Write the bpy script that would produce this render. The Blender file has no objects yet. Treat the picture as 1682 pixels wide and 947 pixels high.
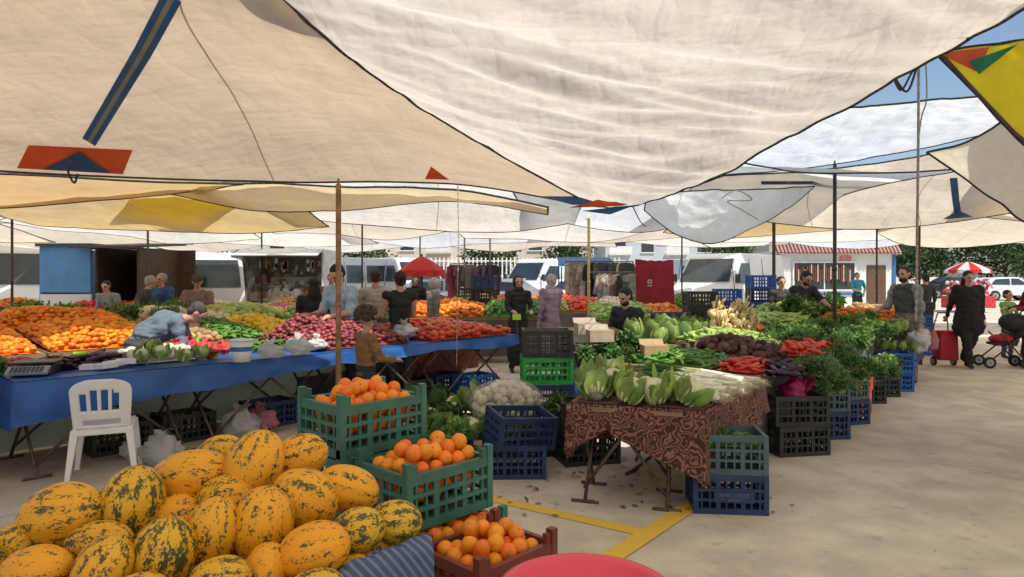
import bpy,bmesh,math,random
import numpy as np
from mathutils import Vector,Matrix,noise
from mathutils.bvhtree import BVHTree
random.seed(7); rnd=random.random
def U(a,b): return a+(b-a)*rnd()
sc=bpy.context.scene; COL=sc.collection
F=1121.0; EYE=1.65
def sv(u,v,d): return Vector(((u-841)/F*d,d,EYE-(v-450)/F*d))   # photogrammetric measurement -> metres
def G(u,v,z): return sv(u,v,(EYE-z)*F/(v-450.0))
# ---------------------------------------------------------------- materials
MC={}
def M(key,col,rough=.6,var=.18,scale=9,bump=0.,bscale=None,trans=0,isl=0.,rand=0.,metal=0,stretch=None,spec=.4,col2=None,hue=0.,alpha=1):
    if key in MC: return MC[key]
    m=bpy.data.materials.new(key); m.use_nodes=True; nt=m.node_tree; N=nt.nodes; L=nt.links
    b=N['Principled BSDF']; b.inputs['Roughness'].default_value=rough; b.inputs['Metallic'].default_value=metal
    b.inputs['Specular IOR Level'].default_value=spec
    tc=N.new('ShaderNodeTexCoord'); mp=N.new('ShaderNodeMapping'); L.new(tc.outputs['Object'],mp.inputs[0])
    if stretch: mp.inputs['Scale'].default_value=stretch
    nz=N.new('ShaderNodeTexNoise'); nz.inputs['Scale'].default_value=scale; nz.inputs['Detail'].default_value=5
    L.new(mp.outputs[0],nz.inputs['Vector'])
    mx=N.new('ShaderNodeMix'); mx.data_type='RGBA'
    c2=col2 or tuple(min(1,c*(1+var)) for c in col)
    mx.inputs[6].default_value=(*[c*(1-var) for c in col],1) if not col2 else (*col,1); mx.inputs[7].default_value=(*c2,1)
    cr=N.new('ShaderNodeMapRange'); cr.inputs[1].default_value=.33; cr.inputs[2].default_value=.67
    L.new(nz.outputs[0],cr.inputs[0]); L.new(cr.outputs[0],mx.inputs[0]); out=mx.outputs[2]
    if isl or rand:
        hs=N.new('ShaderNodeHueSaturation'); L.new(out,hs.inputs['Color'])
        if isl: g=N.new('ShaderNodeNewGeometry'); src=g.outputs['Random Per Island']
        else: g=N.new('ShaderNodeObjectInfo'); src=g.outputs['Random']
        k=isl or rand
        mr=N.new('ShaderNodeMapRange'); mr.inputs[3].default_value=1-k; mr.inputs[4].default_value=1+k; L.new(src,mr.inputs[0]); L.new(mr.outputs[0],hs.inputs['Value'])
        if hue:
            w=N.new('ShaderNodeMath'); w.operation='MULTIPLY'; w.inputs[1].default_value=7.31; L.new(src,w.inputs[0])
            w2=N.new('ShaderNodeMath'); w2.operation='FRACT'; L.new(w.outputs[0],w2.inputs[0])
            m2=N.new('ShaderNodeMapRange'); m2.inputs[3].default_value=.5-hue; m2.inputs[4].default_value=.5+hue; L.new(w2.outputs[0],m2.inputs[0]); L.new(m2.outputs[0],hs.inputs['Hue'])
        out=hs.outputs[0]
    L.new(out,b.inputs['Base Color'])
    if bump:
        bn=N.new('ShaderNodeTexNoise'); bn.inputs['Scale'].default_value=bscale or scale*3; bn.inputs['Detail'].default_value=6; L.new(mp.outputs[0],bn.inputs['Vector'])
        bp=N.new('ShaderNodeBump'); bp.inputs['Strength'].default_value=bump; bp.inputs['Distance'].default_value=.02
        L.new(bn.outputs[0],bp.inputs['Height']); L.new(bp.outputs[0],b.inputs['Normal'])
    if trans:
        t=N.new('ShaderNodeBsdfTranslucent'); L.new(out,t.inputs[0]); ms=N.new('ShaderNodeMixShader'); ms.inputs[0].default_value=trans
        L.new(b.outputs[0],ms.inputs[1]); L.new(t.outputs[0],ms.inputs[2]); L.new(ms.outputs[0],N['Material Output'].inputs[0])
    if alpha<1: b.inputs['Alpha'].default_value=alpha
    MC[key]=m; return m
def tarpmat(key,col,trans=.62,weave=1.0):
    if key in MC: return MC[key]
    m=M(key,col,.5,.06,1.2,trans=trans,spec=.25); nt=m.node_tree; N=nt.nodes; L=nt.links
    b=N['Principled BSDF']; tc=[n for n in N if n.type=='TEX_COORD'][0]
    t=[n for n in N if n.type=='BSDF_TRANSLUCENT'][0]
    hs=[]
    for i,(sx,sy,rot,scl,det) in enumerate([(1,3.2,.35,1.1,3),(2.6,1,-.3,1.3,3),(1,1,0,5,5)]):
        mp=N.new('ShaderNodeMapping'); mp.inputs['Scale'].default_value=(sx,sy,1.5); mp.inputs['Rotation'].default_value=(0,0,rot); L.new(tc.outputs['Object'],mp.inputs[0])
        nz=N.new('ShaderNodeTexNoise'); nz.inputs['Scale'].default_value=scl; nz.inputs['Detail'].default_value=det; nz.inputs['Roughness'].default_value=.5; L.new(mp.outputs[0],nz.inputs['Vector'])
        s=N.new('ShaderNodeMath'); s.operation='SUBTRACT'; s.inputs[1].default_value=.5; L.new(nz.outputs[0],s.inputs[0]); ab=N.new('ShaderNodeMath'); ab.operation='ABSOLUTE'; L.new(s.outputs[0],ab.inputs[0])
        r=N.new('ShaderNodeMapRange'); r.inputs[1].default_value=0; r.inputs[2].default_value=.12 if i<2 else .2; r.inputs[3].default_value=1 if i<2 else .35; r.inputs[4].default_value=0; L.new(ab.outputs[0],r.inputs[0]); hs.append(r.outputs[0])
    a=N.new('ShaderNodeMath'); a.operation='ADD'; L.new(hs[0],a.inputs[0]); L.new(hs[1],a.inputs[1])
    a2=N.new('ShaderNodeMath'); a2.operation='ADD'; L.new(a.outputs[0],a2.inputs[0]); L.new(hs[2],a2.inputs[1])
    bp=N.new('ShaderNodeBump'); bp.inputs['Strength'].default_value=.36*weave; bp.inputs['Distance'].default_value=.02; L.new(a2.outputs[0],bp.inputs['Height'])
    L.new(bp.outputs[0],b.inputs['Normal']); L.new(bp.outputs[0],t.inputs['Normal'])
    src=b.inputs['Base Color'].links[0].from_socket
    for sc_,lo,hi,lov,hiv in((2.6,.35,.6,.88,1.0),(24,.55,.75,1.0,.88)):
        d=N.new('ShaderNodeTexNoise'); d.inputs['Scale'].default_value=sc_; d.inputs['Detail'].default_value=9; d.inputs['Roughness'].default_value=.65; L.new(tc.outputs['Object'],d.inputs['Vector'])
        r=N.new('ShaderNodeMapRange'); r.inputs[1].default_value=lo; r.inputs[2].default_value=hi; r.inputs[3].default_value=lov; r.inputs[4].default_value=hiv; L.new(d.outputs[0],r.inputs[0])
        mx=N.new('ShaderNodeMix'); mx.data_type='RGBA'; mx.blend_type='MULTIPLY'; mx.inputs[0].default_value=1; L.new(src,mx.inputs[6]); L.new(r.outputs[0],mx.inputs[7]); src=mx.outputs[2]
    L.new(src,b.inputs['Base Color']); L.new(src,t.inputs[0])
    return m
# ---------------------------------------------------------------- mesh builder
class MB:
    def __init__(s): s.v=[];s.f=[];s.m=[]
    def add(s,vs,fs,m=0):
        o=len(s.v); s.v+= [tuple(p) for p in vs]; s.f+=[tuple(i+o for i in f) for f in fs]; s.m+=[m]*len(fs)
    def box(s,c,sz,m=0,R=None,taper=1):
        x,y,z=[k/2 for k in sz]; P=[Vector((a*x*(taper if cc>0 else 1),b*y*(taper if cc>0 else 1),cc*z)) for cc in(-1,1) for b in(-1,1) for a in(-1,1)]
        if R: P=[R@p for p in P]
        s.add([p+Vector(c) for p in P],[(0,2,3,1),(4,5,7,6),(0,1,5,4),(2,6,7,3),(0,4,6,2),(1,3,7,5)],m)
    def tube(s,p0,p1,r0,r1=None,n=8,m=0,caps=True):
        r1=r0 if r1 is None else r1; p0=Vector(p0);p1=Vector(p1); d=(p1-p0); 
        if d.length<1e-6: return
        q=d.to_track_quat('Z','Y'); vs=[]
        for p,r in((p0,r0),(p1,r1)):
            for i in range(n):
                a=2*math.pi*i/n; vs.append(p+q@Vector((r*math.cos(a),r*math.sin(a),0)))
        fs=[(i,(i+1)%n,n+(i+1)%n,n+i) for i in range(n)]
        if caps: fs+=[tuple(range(n-1,-1,-1)),tuple(range(n,2*n))]
        s.add(vs,fs,m)
    def path(s,pts,r,n=6,m=0):
        for a,b in zip(pts[:-1],pts[1:]): s.tube(a,b,r,r,n,m)
    def ell(s,c,r,R=None,n=10,k=7,m=0,fn=None):
        vs=[];fs=[]; c=Vector(c)
        if not hasattr(r,'__len__'): r=(r,r,r)
        def P(th,ph):
            p=Vector((math.sin(th)*math.cos(ph),math.sin(th)*math.sin(ph),math.cos(th)))
            if fn: p=p*fn(p)
            p=Vector((p.x*r[0],p.y*r[1],p.z*r[2]))
            return (R@p if R else p)+c
        vs.append(P(0,0))
        for j in range(1,k):
            for i in range(n): vs.append(P(math.pi*j/k,2*math.pi*i/n))
        vs.append(P(math.pi,0)); e=len(vs)-1
        for i in range(n): fs.append((0,1+i,1+(i+1)%n))
        for j in range(k-2):
            for i in range(n):
                a=1+j*n; fs.append((a+i,a+n+i,a+n+(i+1)%n,a+(i+1)%n))
        a=1+(k-2)*n
        for i in range(n): fs.append((a+i,e,a+(i+1)%n))
        s.add(vs,fs,m)
    def cap(s,p0,r0,p1,r1,sx=1,n=12,m=0):
        p0=Vector(p0);p1=Vector(p1); d=p1-p0; l=d.length
        ax=d/l if l>1e-6 else Vector((0,0,1))
        sd=Vector((1,0,0))-ax*ax.x
        if sd.length<.2: sd=Vector((0,1,0))-ax*ax.y
        sd.normalize(); ot=ax.cross(sd); vs=[];rings=[]
        for k in range(0,4): th=math.pi/2*(k/3.); rings.append((p0-ax*r0*math.cos(th),max(r0*math.sin(th),.0005)))
        for k in range(0,4): th=math.pi/2*(k/3.); rings.append((p1+ax*r1*math.sin(th),max(r1*math.cos(th),.0005)))
        for c,r in rings:
            for i in range(n):
                a=2*math.pi*i/n; vs.append(c+sd*(r*sx*math.cos(a))+ot*(r*math.sin(a)))
        fs=[(j*n+i,j*n+(i+1)%n,(j+1)*n+(i+1)%n,(j+1)*n+i) for j in range(7) for i in range(n)]
        fs+=[tuple(range(n-1,-1,-1)),tuple(range(7*n,8*n))]
        s.add(vs,fs,m)
    def leaf(s,p,d,L,W,bend=.6,n=4,m=0,cup=.25,roll=0):
        p=Vector(p); d=Vector(d).normalized(); side=d.cross(Vector((0,0,1)))
        if side.length<.1: side=Vector((math.cos(roll*9),math.sin(roll*9),0))
        side.normalize(); up=side.cross(d)
        if roll: q=Matrix.Rotation(roll,3,d); side=q@side; up=q@up
        vs=[];fs=[]
        for i in range(n+1):
            t=i/n; w=W*.5*(math.sin(math.pi*min(1,(t*.86+.1)))**.8); a=bend*t
            if i: p=p+(d*math.cos(a)-up*math.sin(a))*(L/n)
            nn=(up*math.cos(a)+d*math.sin(a))
            vs+=[p-side*w+nn*w*cup,p-nn*0.0,p+side*w+nn*w*cup]
        for i in range(n):
            a=i*3; fs+=[(a,a+1,a+4,a+3),(a+1,a+2,a+5,a+4)]
        s.add(vs,fs,m)
    def mesh(s,name,mats,smooth=False):
        me=bpy.data.meshes.new(name); me.from_pydata(s.v,[],s.f)
        for k in mats: me.materials.append(k)
        if len(mats)>1: me.polygons.foreach_set('material_index',s.m)
        if smooth: me.polygons.foreach_set('use_smooth',[True]*len(s.f))
        me.update(); return me
def obj(name,me,par=None,label=None,cat=None,group=None,kind=None,loc=None,rot=None,scale=None):
    o=bpy.data.objects.new(name,me); COL.objects.link(o)
    if par: o.parent=par
    if label: o['label']=label
    if cat: o['category']=cat
    if group: o['group']=group
    if kind: o['kind']=kind
    if loc is not None: o.location=loc
    if rot is not None: o.rotation_euler=rot
    if scale is not None: o.scale=scale if hasattr(scale,'__len__') else (scale,)*3
    return o
def bevel(o,w=.01,seg=2):
    b=o.modifiers.new('b','BEVEL'); b.width=w; b.segments=seg; b.limit_method='ANGLE'
# ---------------------------------------------------------------- world, sun, camera
w=bpy.data.worlds.new('World'); sc.world=w; w.use_nodes=True; nt=w.node_tree
sky=nt.nodes.new('ShaderNodeTexSky'); sky.sky_type='NISHITA'; sky.sun_disc=False
SE=math.radians(58); sdir=Vector((.52,-.62,0)).normalized()
sky.sun_elevation=SE; sky.sun_rotation=math.atan2(sdir.x,sdir.y); sky.air_density=1.0; sky.dust_density=1.6
nt.links.new(sky.outputs[0],nt.nodes['Background'].inputs[0]); nt.nodes['Background'].inputs[1].default_value=.15
sl=bpy.data.lights.new('sun','SUN'); sl.energy=5; sl.angle=math.radians(.6); sl.color=(1,.93,.81); so=bpy.data.objects.new('sun',sl); COL.objects.link(so)
D=-(sdir*math.cos(SE)+Vector((0,0,math.sin(SE)))); so.rotation_euler=D.to_track_quat('-Z','Y').to_euler()
cam=bpy.data.cameras.new('camera'); cam.lens=24; cam.sensor_width=36; cam.shift_y=-23.5/1682; cam.clip_end=600; cam.clip_start=.05
co=bpy.data.objects.new('camera',cam); COL.objects.link(co); co.location=(0,0,EYE); co.rotation_euler=(math.pi/2,0,0); sc.camera=co
sc.view_settings.view_transform='Standard'; sc.view_settings.look='None'; sc.view_settings.exposure=0
# ---------------------------------------------------------------- ground
def groundmat():
    m=M('concrete_ground',(.62,.545,.445),.82,.08,.55,bump=.25,bscale=35); nt=m.node_tree; N=nt.nodes; L=nt.links; b=N['Principled BSDF']
    src=b.inputs['Base Color'].links[0].from_socket; tc=[n for n in N if n.type=='TEX_COORD'][0]
    def noise_(s,d,lo,hi,a,bb):
        n=N.new('ShaderNodeTexNoise'); n.inputs['Scale'].default_value=s; n.inputs['Detail'].default_value=d; L.new(tc.outputs['Object'],n.inputs['Vector'])
        r=N.new('ShaderNodeMapRange'); r.inputs[1].default_value=lo; r.inputs[2].default_value=hi; r.inputs[3].default_value=a; r.inputs[4].default_value=bb; L.new(n.outputs[0],r.inputs[0]); return r.outputs[0]
    vo=N.new('ShaderNodeTexVoronoi'); vo.feature='DISTANCE_TO_EDGE'; vo.inputs['Scale'].default_value=.33
    wn=N.new('ShaderNodeTexNoise'); wn.inputs['Scale'].default_value=1.5; wn.inputs['Detail'].default_value=6; L.new(tc.outputs['Object'],wn.inputs['Vector'])
    ad=N.new('ShaderNodeMix'); ad.data_type='RGBA'; ad.inputs[0].default_value=.25; L.new(tc.outputs['Object'],ad.inputs[6]); L.new(wn.outputs['Color'],ad.inputs[7]); L.new(ad.outputs[2],vo.inputs['Vector'])
    cr=N.new('ShaderNodeMapRange'); cr.inputs[1].default_value=0; cr.inputs[2].default_value=.005; cr.inputs[3].default_value=.7; cr.inputs[4].default_value=1; L.new(vo.outputs[0],cr.inputs[0])
    for o in (noise_(2.2,8,.40,.60,.84,1.06),noise_(.25,4,.35,.65,.86,1.1),noise_(60,2,.62,.72,1,.75),noise_(9,6,.60,.70,1,.80),noise_(4,3,.66,.72,1,.8),cr.outputs[0]):
        mx=N.new('ShaderNodeMix'); mx.data_type='RGBA'; mx.blend_type='MULTIPLY'; mx.inputs[0].default_value=1; L.new(src,mx.inputs[6]); L.new(o,mx.inputs[7]); src=mx.outputs[2]
    L.new(src,b.inputs['Base Color']); return m
b=MB(); b.add([(-250,-60,0),(250,-60,0),(250,400,0),(-250,400,0)],[(0,1,2,3)]); obj('ground',b.mesh('ground',[groundmat()]),kind='structure')
yl=M('worn_yellow_paint',(.80,.52,.04),.7,.3,14,bump=.2,col2=(.66,.46,.10))
b=MB()
def stripe(a,c,w,z=.004):
    a=Vector((*a,z));c=Vector((*c,z)); d=(c-a).normalized(); s=Vector((-d.y,d.x,0))*w/2; b.add([a-s,c-s,c+s,a+s],[(0,1,2,3)])
stripe((-.30,5.12),(.86,4.33),.115); stripe((.45,3.80),(1.95,5.72),.13,.008); stripe((-2.2,6.5),(-.30,5.12),.115)
obj('parking_marking',b.mesh('parking_marking',[yl]),kind='structure')
b=MB(); b.add([(-250,50,.012),(250,50,.012),(250,62,.012),(-250,62,.012)],[(0,1,2,3)]); obj('road',b.mesh('road',[M('asphalt',(.07,.07,.072),.9,.2,3)]),kind='structure')
b=MB(); b.box((9,49.85,.06),(490,.3,.12)); obj('kerb',b.mesh('kerb',[M('kerb_stone',(.45,.44,.41),.8,.1,3)]),kind='structure')
# ---------------------------------------------------------------- tarps
def cr(p0,p1,p2,p3,t):
    return .5*((2*p1)+(-p0+p2)*t+(2*p0-5*p1+4*p2-p3)*t*t+(-p0+3*p1-3*p2+p3)*t*t*t)
def spline(P,t):
    n=len(P)-1; t=min(max(t,0),.99999)*n; i=int(t); f=t-i
    a=P[i-1] if i>0 else P[0]*2-P[1]; d=P[i+2] if i+2<=n else P[n]*2-P[n-1]
    return cr(a,P[i],P[i+1],d,f)
def surf(grid,s,t): return spline([spline(r,s) for r in grid],t)
rope_m=M('dark_hem_webbing',(.045,.045,.05),.8,.3,40); seam_m=M('sewn_seam_tape',(.60,.52,.40),.8,.1,30,trans=.35)
def tarp(label,grid,mat,nu=40,nv=40,wr=.03,fu=3,fv=9,seed=0,hem=True,hr=.012,name='market_tarpaulin',ridge=.25,seams=0):
    grid=[[p if isinstance(p,Vector) else sv(*p) for p in r] for r in grid]
    vs=[];fs=[]
    for j in range(nv+1):
        for i in range(nu+1):
            s=i/nu;t=j/nv; p=surf(grid,s,t)
            k=min(1,4*min(t,1-t)+.25)*min(1,4*min(s,1-s)+.25)
            h=noise.noise(Vector((s*fu+seed,t*fv,seed*1.7)))+.5*noise.noise(Vector((s*fu*3.1+t*2,t*fv*2.3+seed,3)))-ridge*2*abs(noise.noise(Vector((s*fu*1.5+t*1.5,t*fv*1.8+s*2,seed))))
            vs.append(p+Vector((0,0,wr*h*k)))
    for j in range(nv):
        for i in range(nu):
            a=j*(nu+1)+i; fs.append((a,a+1,a+nu+2,a+nu+1))
    b=MB(); b.add(vs,fs); me=b.mesh(name,[mat],True); o=obj(name,me,label=label,cat='tarp',group='tarpaulin roofs over the market')
    if hem:
        e=[j*(nu+1) for j in range(nv+1)],[j*(nu+1)+nu for j in range(nv+1)],list(range(nu+1)),[nv*(nu+1)+i for i in range(nu+1)]
        h=MB()
        for L_ in e: h.path([Vector(vs[i]) for i in L_],hr,5)
        obj('hem',h.mesh('hem',[rope_m],True),par=o)
    for q in range(seams):
        i=int(nu*(q+1)/(seams+1)); h=MB(); sv_=[]
        for j in range(nv+1):
            p=Vector(vs[j*(nu+1)+i]); p2=Vector(vs[j*(nu+1)+i+1]); d=(p2-p).normalized()*.006; sv_+=[p-d-Vector((0,0,.004)),p+d-Vector((0,0,.004))]
        h.add(sv_,[(2*j,2*j+1,2*j+3,2*j+2) for j in range(nv)]); obj('sewn_seam',h.mesh('sewn_seam',[seam_m],True),par=o)
    bv=BVHTree.FromPolygons([Vector(v) for v in vs],fs)
    return o,bv
CAM=Vector((0,0,EYE))
def hit(bv,u,v,off=.012):
    d=(sv(u,v,1)-CAM).normalized(); h=bv.ray_cast(CAM,d)[0]
    return None if h is None else h-d*off
def strap(t,pts,w,mat,name='webbing_strap',off=.012,label=None):
    o,bv=t; P=[]
    for (a,c) in zip(pts[:-1],pts[1:]):
        dx,dy=c[0]-a[0],c[1]-a[1]; l=math.hypot(dx,dy); nx_,ny_=-dy/l,dx/l
        for k in range(12):
            u,v=a[0]+dx*k/12,a[1]+dy*k/12; q=hit(bv,u,v,off)
            if not q: continue
            px=w/2*F/q.y; e=[hit(bv,u+s*nx_*px,v+s*ny_*px,off) or q for s in(-1,-.33,.33,1)]; P.append(e)
    if len(P)<2: return
    b=MB(); vs=[x for e in P for x in e]
    b.add(vs,[(4*i+j,4*i+j+1,4*i+j+5,4*i+j+4) for i in range(len(P)-1) for j in range(3)]); obj(name,b.mesh(name,[mat],True),par=o,label=label)
def patch(t,tri,mat,off=.02,name='corner_patch',label=None,n=8):
    o,bv=t; vs=[];idx={}; A,B,C=[Vector((*p,0)) for p in tri]; b=MB(); last=None
    for i in range(n+1):
        for j in range(n+1-i):
            p=A+(B-A)*(i/n)+(C-A)*(j/n); q=hit(bv,p.x,p.y,off)
            if q is None: q=last
            if q is None: return
            last=q; idx[i,j]=len(vs); vs.append(q)
    fs=[]
    for i in range(n):
        for j in range(n-i):
            fs.append((idx[i,j],idx[i+1,j],idx[i,j+1]))
            if j<n-i-1: fs.append((idx[i+1,j],idx[i+1,j+1],idx[i,j+1]))
    b.add(vs,fs); obj(name,b.mesh(name,[mat]),par=o,label=label)
def flap(t,pts,mat):
    b=MB(); P=[sv(*p) for p in pts]; b.add(P,[tuple(range(len(P)))]); obj('corner_patch',b.mesh('corner_patch',[mat]),par=t[0])
W=Vector
beige=tarpmat('beige_canvas',(.71,.565,.40),.52,.9); white=tarpmat('white_canvas',(.82,.755,.65),.58,1.1); cream=tarpmat('cream_canvas',(.84,.75,.61),.58); fwhite=tarpmat('far_white_canvas',(.90,.86,.78),.64)
bluew=tarpmat('bluish_white_canvas',(.80,.84,.88),.62); gold=tarpmat('gold_canvas',(.74,.56,.29),.52); yellow=tarpmat('yellow_canvas',(.92,.74,.04),.65)
orange_p=M('orange_red_patch',(.62,.10,.03),.6,.15,6,trans=.3); blue_p=M('navy_blue_patch',(.03,.11,.28),.6,.15,6,trans=.25); green_p=M('green_patch',(.03,.22,.10),.6,.1,6,trans=.3); grey_p=M('grey_strap',(.25,.24,.20),.7,.1,6)
seam=[(975,338,6.4),(780,230,5.2),(560,78,4.1),(330,-120,3.4),W((-2.2,.3,3.55)),W((-3,-4.5,2.9))]
TA=tarp('large beige canvas tarp with blue strap hanging over the stalls',[
 [(-330,258,4.9),(100,285,5.5),(450,297,6.1),(740,301,6.6),seam[0]],
 [(-330,150,4.3),(120,165,4.7),(400,185,5.15),(600,200,5.3),seam[1]],
 [(-330,0,3.6),(120,5,3.7),(300,15,3.85),(430,40,3.95),seam[2]],
 [(-330,-350,2.6),(100,-350,2.6),(220,-300,2.8),(280,-220,3.1),seam[3]],
 [W((-5,.3,3.5)),W((-3.5,.3,3.5)),W((-3,.3,3.5)),W((-2.5,.3,3.55)),seam[4]],
 [W((-6.5,-4.5,2.7)),W((-5,-4.5,2.7)),W((-4.3,-4.5,2.8)),W((-3.6,-4.5,2.8)),seam[5]]],beige,70,80,.04,3,4,1,seams=1)
TB=tarp('large white woven tarp sagging in soft folds over the aisle',[
 [seam[0],(1000,342,6.35),(1025,340,6.3),(1048,336,6.3)],
 [seam[1],(915,275,5.3),(1045,290,5.4),(1175,288,5.6)],
 [seam[2],(830,150,4.3),(1110,200,4.6),(1350,197,4.8)],
 [seam[3],(760,-60,3.3),(1180,10,3.6),(1600,58,4.0)],
 [seam[4],W((-.6,.6,3.15)),W((1,1,3.2)),W((3.5,2.5,3.35))],
 [seam[5],W((-1,-4.5,2.8)),W((1.5,-4.5,2.8)),W((4.5,-4,3))]],white,90,160,.085,1.3,13,5,ridge=.45)
strap(TA,[(283,-5),(235,85),(190,160),(142,240)],.115,blue_p,off=.02,label='dark blue reinforcing strap with a grey stripe')
strap(TA,[(283,-5),(235,85),(190,160),(142,240)],.032,grey_p,off=.026,name='strap_stripe')
patch(TA,[(28,276),(47,238),(218,246)],orange_p,.03); patch(TA,[(28,276),(218,246),(202,286)],orange_p,off=.032); patch(TA,[(70,278),(130,249),(182,284)],blue_p,.05)
patch(TA,[(698,294),(708,273),(738,295)],orange_p,.03)
flap(TA,[(885,322,6.2),(975,322,6.2),(985,336,6.2),(940,336,6.2)],blue_p)
flap(TB,[(934,341,6.2),(1012,319,6.0),(1050,331,6.1),(1020,338,6.15)],orange_p); flap(TB,[(955,346,6.2),(1020,339,6.1),(1045,336,6.1),(1002,352,6.2)],blue_p)
TC=tarp('tan and gold canvas tarp behind the beige one',[[(-330,345,8.2),(0,341,8.3),(180,327,8.6),(330,312,9)],[(-330,270,6.2),(0,285,6.3),(200,296,6.8),(400,302,7.5)]],gold,20,14,.05,3,2,3)
TD=tarp('gold cream canvas tarp slung low',[[(280,318,9.5),(420,345,9.3),(560,345,9.4),(740,330,9.8),(900,352,9.5)],[(330,300,8),(450,302,7.8),(600,306,7.6),(760,312,7.2),(900,340,7.2)]],tarpmat('ochre_canvas',(.78,.64,.42),.54),40,14,.06,6,2,4)
TE=tarp('bright yellow canvas panel with red corner',[[(185,328,12),(250,334,12),(330,345,12.5)],[(215,318,11),(280,316,11),(400,325,11)]],yellow,14,8,.03,3,2,2)
TK=tarp('yellow canvas tarp with red and green corner patches',[
 [(1536,86,5.2),(1600,150,5.0),(1650,205,4.8),(1720,270,4.5)],
 [(1620,74,5.0),(1680,110,4.7),(1760,150,4.4),(1850,190,4.1)],
 [(1760,60,4.6),(1850,60,4.1),(1950,50,3.8),(2100,40,3.5)],
 [W((6.3,4.8,3.4)),W((6.3,3.4,3.4)),W((6.2,1.5,3.3)),W((6,-1.5,3.2))],[W((10,4.8,3.2)),W((10,3,3.2)),W((10,1,3.2)),W((10,-2.5,3.2))]],yellow,30,40,.03,3,4,6)  # outer rows stretched past the right of view to block direct sun
patch(TK,[(1540,87),(1625,77),(1605,118)],orange_p,.03); patch(TK,[(1592,100),(1672,72),(1608,122)],green_p,.045); 
strap(TK,[(1545,90),(1600,152),(1650,207),(1700,250)],.05,M('brown_strap',(.10,.06,.04)),off=.02)
TG=tarp('bluish white woven tarp under the open sky',[
 [(1120,292,9.4),(1330,274,9.2),(1500,245,9),(1645,214,8.8)],
 [(1230,236,8.6),(1380,222,8.2),(1520,200,8),(1640,186,7.8)],
 [(1350,180,7.6),(1440,172,7.3),(1530,164,7.1),(1625,156,7.0)]],bluew,50,46,.06,5,3,9,ridge=.3)
TH=tarp('cream canvas tarp with blue edging sagging over the greens',[
 [(1050,332,12.5),(1280,366,11.8),(1420,376,11.5),(1560,364,11.3),(1720,340,11)],
 [(1120,312,11),(1280,318,10.6),(1420,318,10.3),(1560,312,10.1),(1720,300,10)],
 [(1190,288,9.8),(1330,280,9.5),(1500,258,9.2),(1640,225,9.0),(1760,215,9)]],cream,60,36,.06,6,3,10,ridge=.35,seams=2)
strap(TH,[(1566,292),(1570,330),(1574,358)],.11,blue_p,off=.03); strap(TH,[(1250,300),(1400,300),(1540,280)],.05,blue_p,off=.03); patch(TH,[(1548,360),(1574,345),(1598,356)],blue_p,.05)
TI=tarp('thin bluish white tarp drooping in a point',[
 [(1058,345,8.4),(1110,385,8.3),(1170,400,8.3),(1240,372,8.5)],
 [(1062,330,8.2),(1130,350,8.0),(1200,350,8.1),(1290,345,8.6)],
 [(1075,315,7.8),(1150,312,7.8),(1250,310,8),(1338,305,8.6)]],bluew,34,22,.06,5,3,12,hr=.008)
TJ=tarp('pale grey cream tarp with a black curved edge',[
 [(1522,250,7.2),(1580,290,7),(1640,330,6.7),(1760,372,6.3),W((8,6.2,2.5)),W((11.5,6.4,2.7))],
 [(1590,232,6.8),(1650,255,6.5),(1720,280,6.2),(1850,310,5.8),W((8.2,5.6,2.8)),W((11.5,5.4,2.9))],
 [(1650,196,6.5),(1730,200,6.2),(1830,200,5.8),(2000,200,5.2),W((8.4,4.9,3.1)),W((11.5,4.7,3.1))]],tarpmat('grey_cream_canvas',(.82,.76,.62),.54),50,24,.05,4,3,14)  # right columns lengthened out of view to shade the aisle floor
tarp('added cream tarp mostly out of view blocking the sun',[[W((8.4,13,2.8)),W((11,13,2.6)),W((14.5,13,2.8))],[W((6.6,9.4,3.2)),W((10,9.4,3.3)),W((14,9.4,3.2))],[W((5.6,6.6,3.25)),W((9,6.3,3.1)),W((13,6.3,3.1))]],cream,20,24,.05,4,3,15)  # added sun blocker, mostly outside the frame, shades the right aisle floor
tarp('added high white tarp out of view blocking the sun',[[W((3.15,6.1,4.45)),W((5,6.1,4.35)),W((8,6.1,4.35)),W((11.5,6.1,4.4))],[W((3.4,3,4.5)),W((5.5,2.5,4.6)),W((8,2,4.6)),W((11.5,2,4.5))],[W((5.4,-3,4.4)),W((7,-3,4.3)),W((9,-3,4.3)),W((11.5,-3,4.4))]],fwhite,20,20,.04,3,3,16)  # unseen sheet added overhead to stop sun falling through the tarp gap
k=0
for y0,xs in ((10.2,(-11,-6.2,-1.4,2.9)),(14.6,(-14,-8.6,-3.4,1.2,6.2,11)),(19.4,(-19,-13,-7.2,-1.8,4.0,10,16)),(24.6,(-25,-18.5,-12,-5.5,1,7.5,13))):
    for x0 in xs:
        k+=1; wx=5.1 if y0<16 else 6.2; wy=4.4; x0+=U(-.3,.3); zn=2.80+U(-.1,.15)+(.02*y0); zf=2.42+U(-.12,.12)+.018*y0; pk=U(.15,.5)
        g=[]
        for j in range(3):
            r=[]
            for i in range(4):
                z=(zf+U(-.14,.14) if j==0 else (zn+zf)/2+pk*(.6 if 0<i<3 else 0) if j==1 else zn+U(-.14,.14))
                if i in(1,2) and j!=1: z+=-.16
                r.append(W((x0+wx*(i/3-.5)+U(-.3,.3),y0+wy*(1-j/2.)-wy/2+U(-.35,.35),z)))
            g.append(r)
        tarp('pale canvas tarp slung between poles over far stalls',g,(cream,fwhite,cream,fwhite,bluew)[k%5] if k not in(2,9) else gold,24,20,.08,5,4,k+20,hr=.011,ridge=.4,seams=1)
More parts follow.
